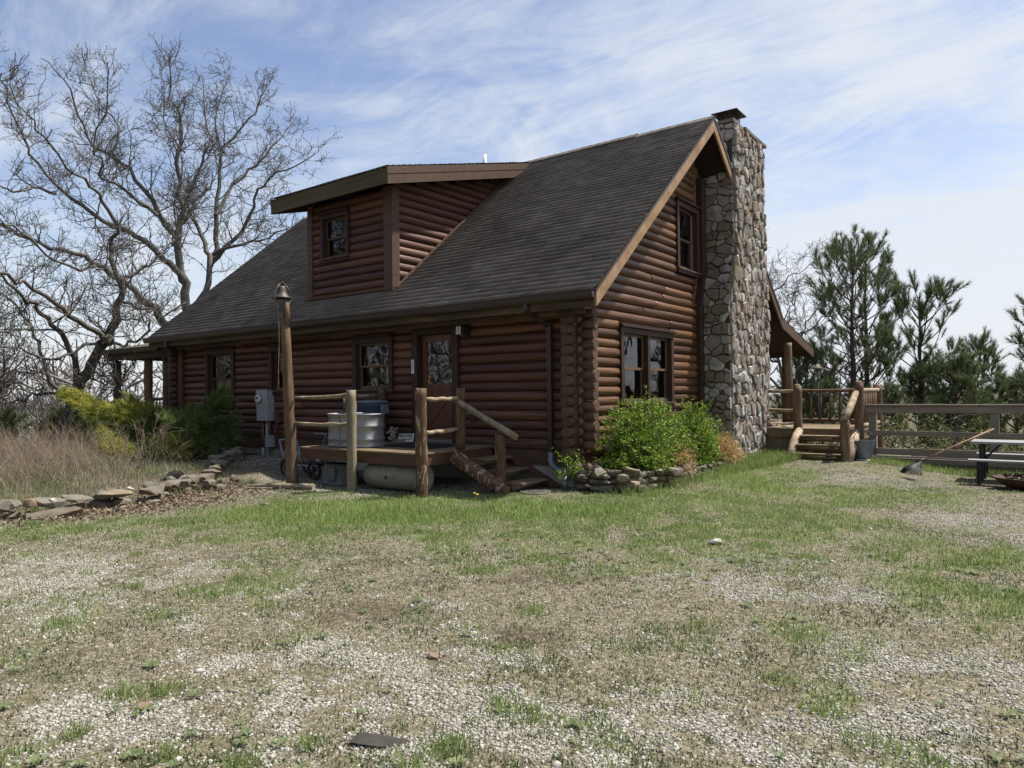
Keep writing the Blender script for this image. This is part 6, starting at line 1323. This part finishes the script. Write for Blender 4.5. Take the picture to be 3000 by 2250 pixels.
# bed behind the border, edges and the wild ground on the left
def fw_(X, Y): return sstep(.42, .6, fbm(X, Y, 1.3, 15))*((X < -5.0) & (X > -17) & (Y < -2.6+(X < -10)*1.2))*inview(X, Y)*outside(X, Y)
X, Y = sample(36000, fw_, -17, -4.8, -7.5, -1.5); tag(blades('wild_grass', X, Y, .16, .0035, 'grass', .5), kind='stuff')
X, Y = sample(90000, lambda X, Y: .6*((X < -5.0)*(Y < -2.6+(X < -10)*1.2)*inview(X, Y)*outside(X, Y)), -20, -4.8, -7.5, -1.0); tag(blades('dry_wild_grass', X, Y, .20, .003, 'straw', .8), kind='stuff')
# distinct tufts
Xs, Ys = [], []
tufts = [(-3.0, -6.9, .12, 150), (-2.2, -6.2, .15, 160), (-1.7, -5.9, .12, 110), (-3.5, -5.9, .12, 140), (-2.9, -5.4, .14, 150), (-1.2, -6.6, .1, 90), (.0, -7.2, .1, 90), (-2.0, -5.0, .15, 130), (.6, -6.6, .16, 130), (.75, -6.35, .2, 150), (.45, -6.5, .1, 60), (2.2, -8.3, .1, 120), (2.35, -8.15, .12, 120), (4.05, -7.75, .11, 200), (4.0, -7.95, .08, 90), (2.1, -5.2, .15, 120), (4.3, -5.5, .12, 100), (5.1, -1.9, .3, 260), (5.6, -.9, .2, 150), (-4.1, -6.5, .2, 260), (-3.8, -6.9, .12, 180), (-3.2, -6.3, .25, 260), (-2.5, -5.6, .2, 180), (2.5, -8.65, .08, 80), (3.4, -8.35, .08, 90), (3.05, -8.5, .06, 60), (5.1, -7.4, .09, 90), (4.75, -8.0, .06, 60), (3.2, -5.9, .14, 130), (1.4, -6.9, .1, 80), (1.0, -7.5, .1, 80), (5.5, -6.6, .1, 80), (3.5, -8.1, .07, 70)]
for x, y, s, n in tufts: Xs.append(x+R_.normal(0, s*.5, n)); Ys.append(y+R_.normal(0, s*.5, n))
tag(blades('grass_tufts', np.concatenate(Xs), np.concatenate(Ys), .075, .0026, 'grass', .8), kind='stuff')
# tall grass in front of chimney, steps and wall feet
def ft(X, Y): return (((X > .8) & (X < 1.6+.1*(Y-4)) & (Y > 3) & (Y < 8))*1.+((X > .9) & (X < 1.5) & (Y > -.6) & (Y < 3))*.35)*(.3+.7*sstep(.4, .6, fbm(X, Y, 2, 66)))
X, Y = sample(26000, ft, .8, 2.2, -.6, 8); tag(blades('tall_grass', X, Y, .19, .004, 'grass', .35), kind='stuff')
X, Y = sample(9000, lambda X, Y: ((Y > 6.2+.0*X) & (Y < 7.3) & (X > 3.2))*1., 3.2, 8, 6, 7.4); tag(blades('fence_grass', X, Y, .11, .004, 'grass', .5), kind='stuff')
# flat rosette weeds
V = []; Fc = []
rs = np.random.RandomState(4); cnt = 0
for i in range(420):
    x, y = rs.uniform(1, 9), rs.uniform(-9, -2.5)
    if not inview(x, y) or fbm(x, y, 1.1, 13) < .42: continue
    if i == 0: x, y = 5.22, -8.1
    z = G(x, y); n = rs.randint(6, 12); R0 = rs.uniform(.025, .06)*(1.6 if i == 0 else 1)
    for j in range(n):
        a = j*6.28/n+rs.normal(0, .2); d = np.array([math.cos(a), math.sin(a), 0]); p = np.array([-d[1], d[0], 0]); l = R0*rs.uniform(.7, 1.2); c0 = np.array([x, y, z+.008]); k = len(V)
        V += [c0, c0+d*l*.55+p*l*.17+[0, 0, .02], c0+d*l+[0, 0, .012], c0+d*l*.55-p*l*.17+[0, 0, .02]]; Fc.append((k, k+1, k+2, k+3))
tag(npmesh('rosette_weeds', np.array(V), np.array(Fc), 'weed'), kind='stuff')
# gravel stones
ico = np.array([(0, 0, 1), (.89, 0, .45), (.28, .85, .45), (-.72, .53, .45), (-.72, -.53, .45), (.28, -.85, .45), (.72, .53, -.45), (-.28, .85, -.45), (-.89, 0, -.45), (-.28, -.85, -.45), (.72, -.53, -.45), (0, 0, -1)])
icf = np.array([(0, 1, 2), (0, 2, 3), (0, 3, 4), (0, 4, 5), (0, 5, 1), (1, 6, 2), (2, 7, 3), (3, 8, 4), (4, 9, 5), (5, 10, 1), (6, 7, 2), (7, 8, 3), (8, 9, 4), (9, 10, 5), (10, 6, 1)])
def stones(name, X, Y, s0, s1, mat='pebble'):
    n = len(X); z = gh(X, Y); s = s0+(s1-s0)*R_.uniform(0, 1, n)**2.2; sc3 = np.stack([s*R_.uniform(.8, 1.3, n), s*R_.uniform(.7, 1., n), s*R_.uniform(.4, .7, n)], -1); a = R_.uniform(0, 6.28, n)
    P = ico[None]*(1+R_.normal(0, .16, (n, 12, 1)))*sc3[:, None]; x = P[..., 0]*np.cos(a)[:, None]-P[..., 1]*np.sin(a)[:, None]; y = P[..., 0]*np.sin(a)[:, None]+P[..., 1]*np.cos(a)[:, None]
    V = np.stack([x+X[:, None], y+Y[:, None], P[..., 2]+(z+s*.18)[:, None]], -1).reshape(-1, 3); Fc = (icf[None]+np.arange(n)[:, None, None]*12).reshape(-1, 3)
    return npmesh(name, V, Fc, mat)
def fv(X, Y):
    g, v, b = masks(X, Y); return (np.clip(v**1.3*1.5+.07*(1-b)*(1-g), 0, 1))*yard(X, Y)
X, Y = sampleV(760000, fv, 1.3, 17); print('gravel', len(X)); tag(stones('gravel', X, Y, .0045, .0118), kind='stuff')
X, Y = sample(2600, lambda X, Y: outside(X, Y)*inview(X, Y)*.35, -5, 9, -9.5, 6); tag(stones('small_rocks', X, Y, .010, .026, 'pebble'), kind='stuff')
X, Y = sample(30000, lambda X, Y: (((X > -6) & (X < -1.2) & (Y > -2.6) & (Y < -.05)) | ((X > -8.6) & (X < -5) & (Y > -2) & (Y < 0)))*.25, -9, -1, -2.8, 0); tag(stones('drip_gravel', X, Y, .007, .02), kind='stuff')
# fallen leaves by the border and strewn on the yard
X, Y = sample(10000, lambda X, Y: (np.exp(-((X+4.35)**2/.16+(Y+5.2)**2/.9)*.5)+np.exp(-((X+5.0)**2/.3+(Y+3.9)**2/.5)*.5))*1., -6.5, -3.4, -7.2, -2.6)
P = np.stack([X, Y, gh(X, Y)+R_.uniform(.005, .05, len(X))], -1); V, Fc = leaves_on(P, .026, R_, 1.2, .7); tag(npmesh('leaf_litter', V, Fc, 'leaflit'), kind='stuff')
X, Y = sample(2600, lambda X, Y: outside(X, Y)*.8, -8, 8, -9, 7); P = np.stack([X, Y, gh(X, Y)+.012], -1); V, Fc = leaves_on(P, .018, R_, 2.5, .6); tag(npmesh('strewn_leaves', V, Fc, 'leaflit'), kind='stuff')
for o in bpy.data.objects:
    if '_w' in o: del o['_w']
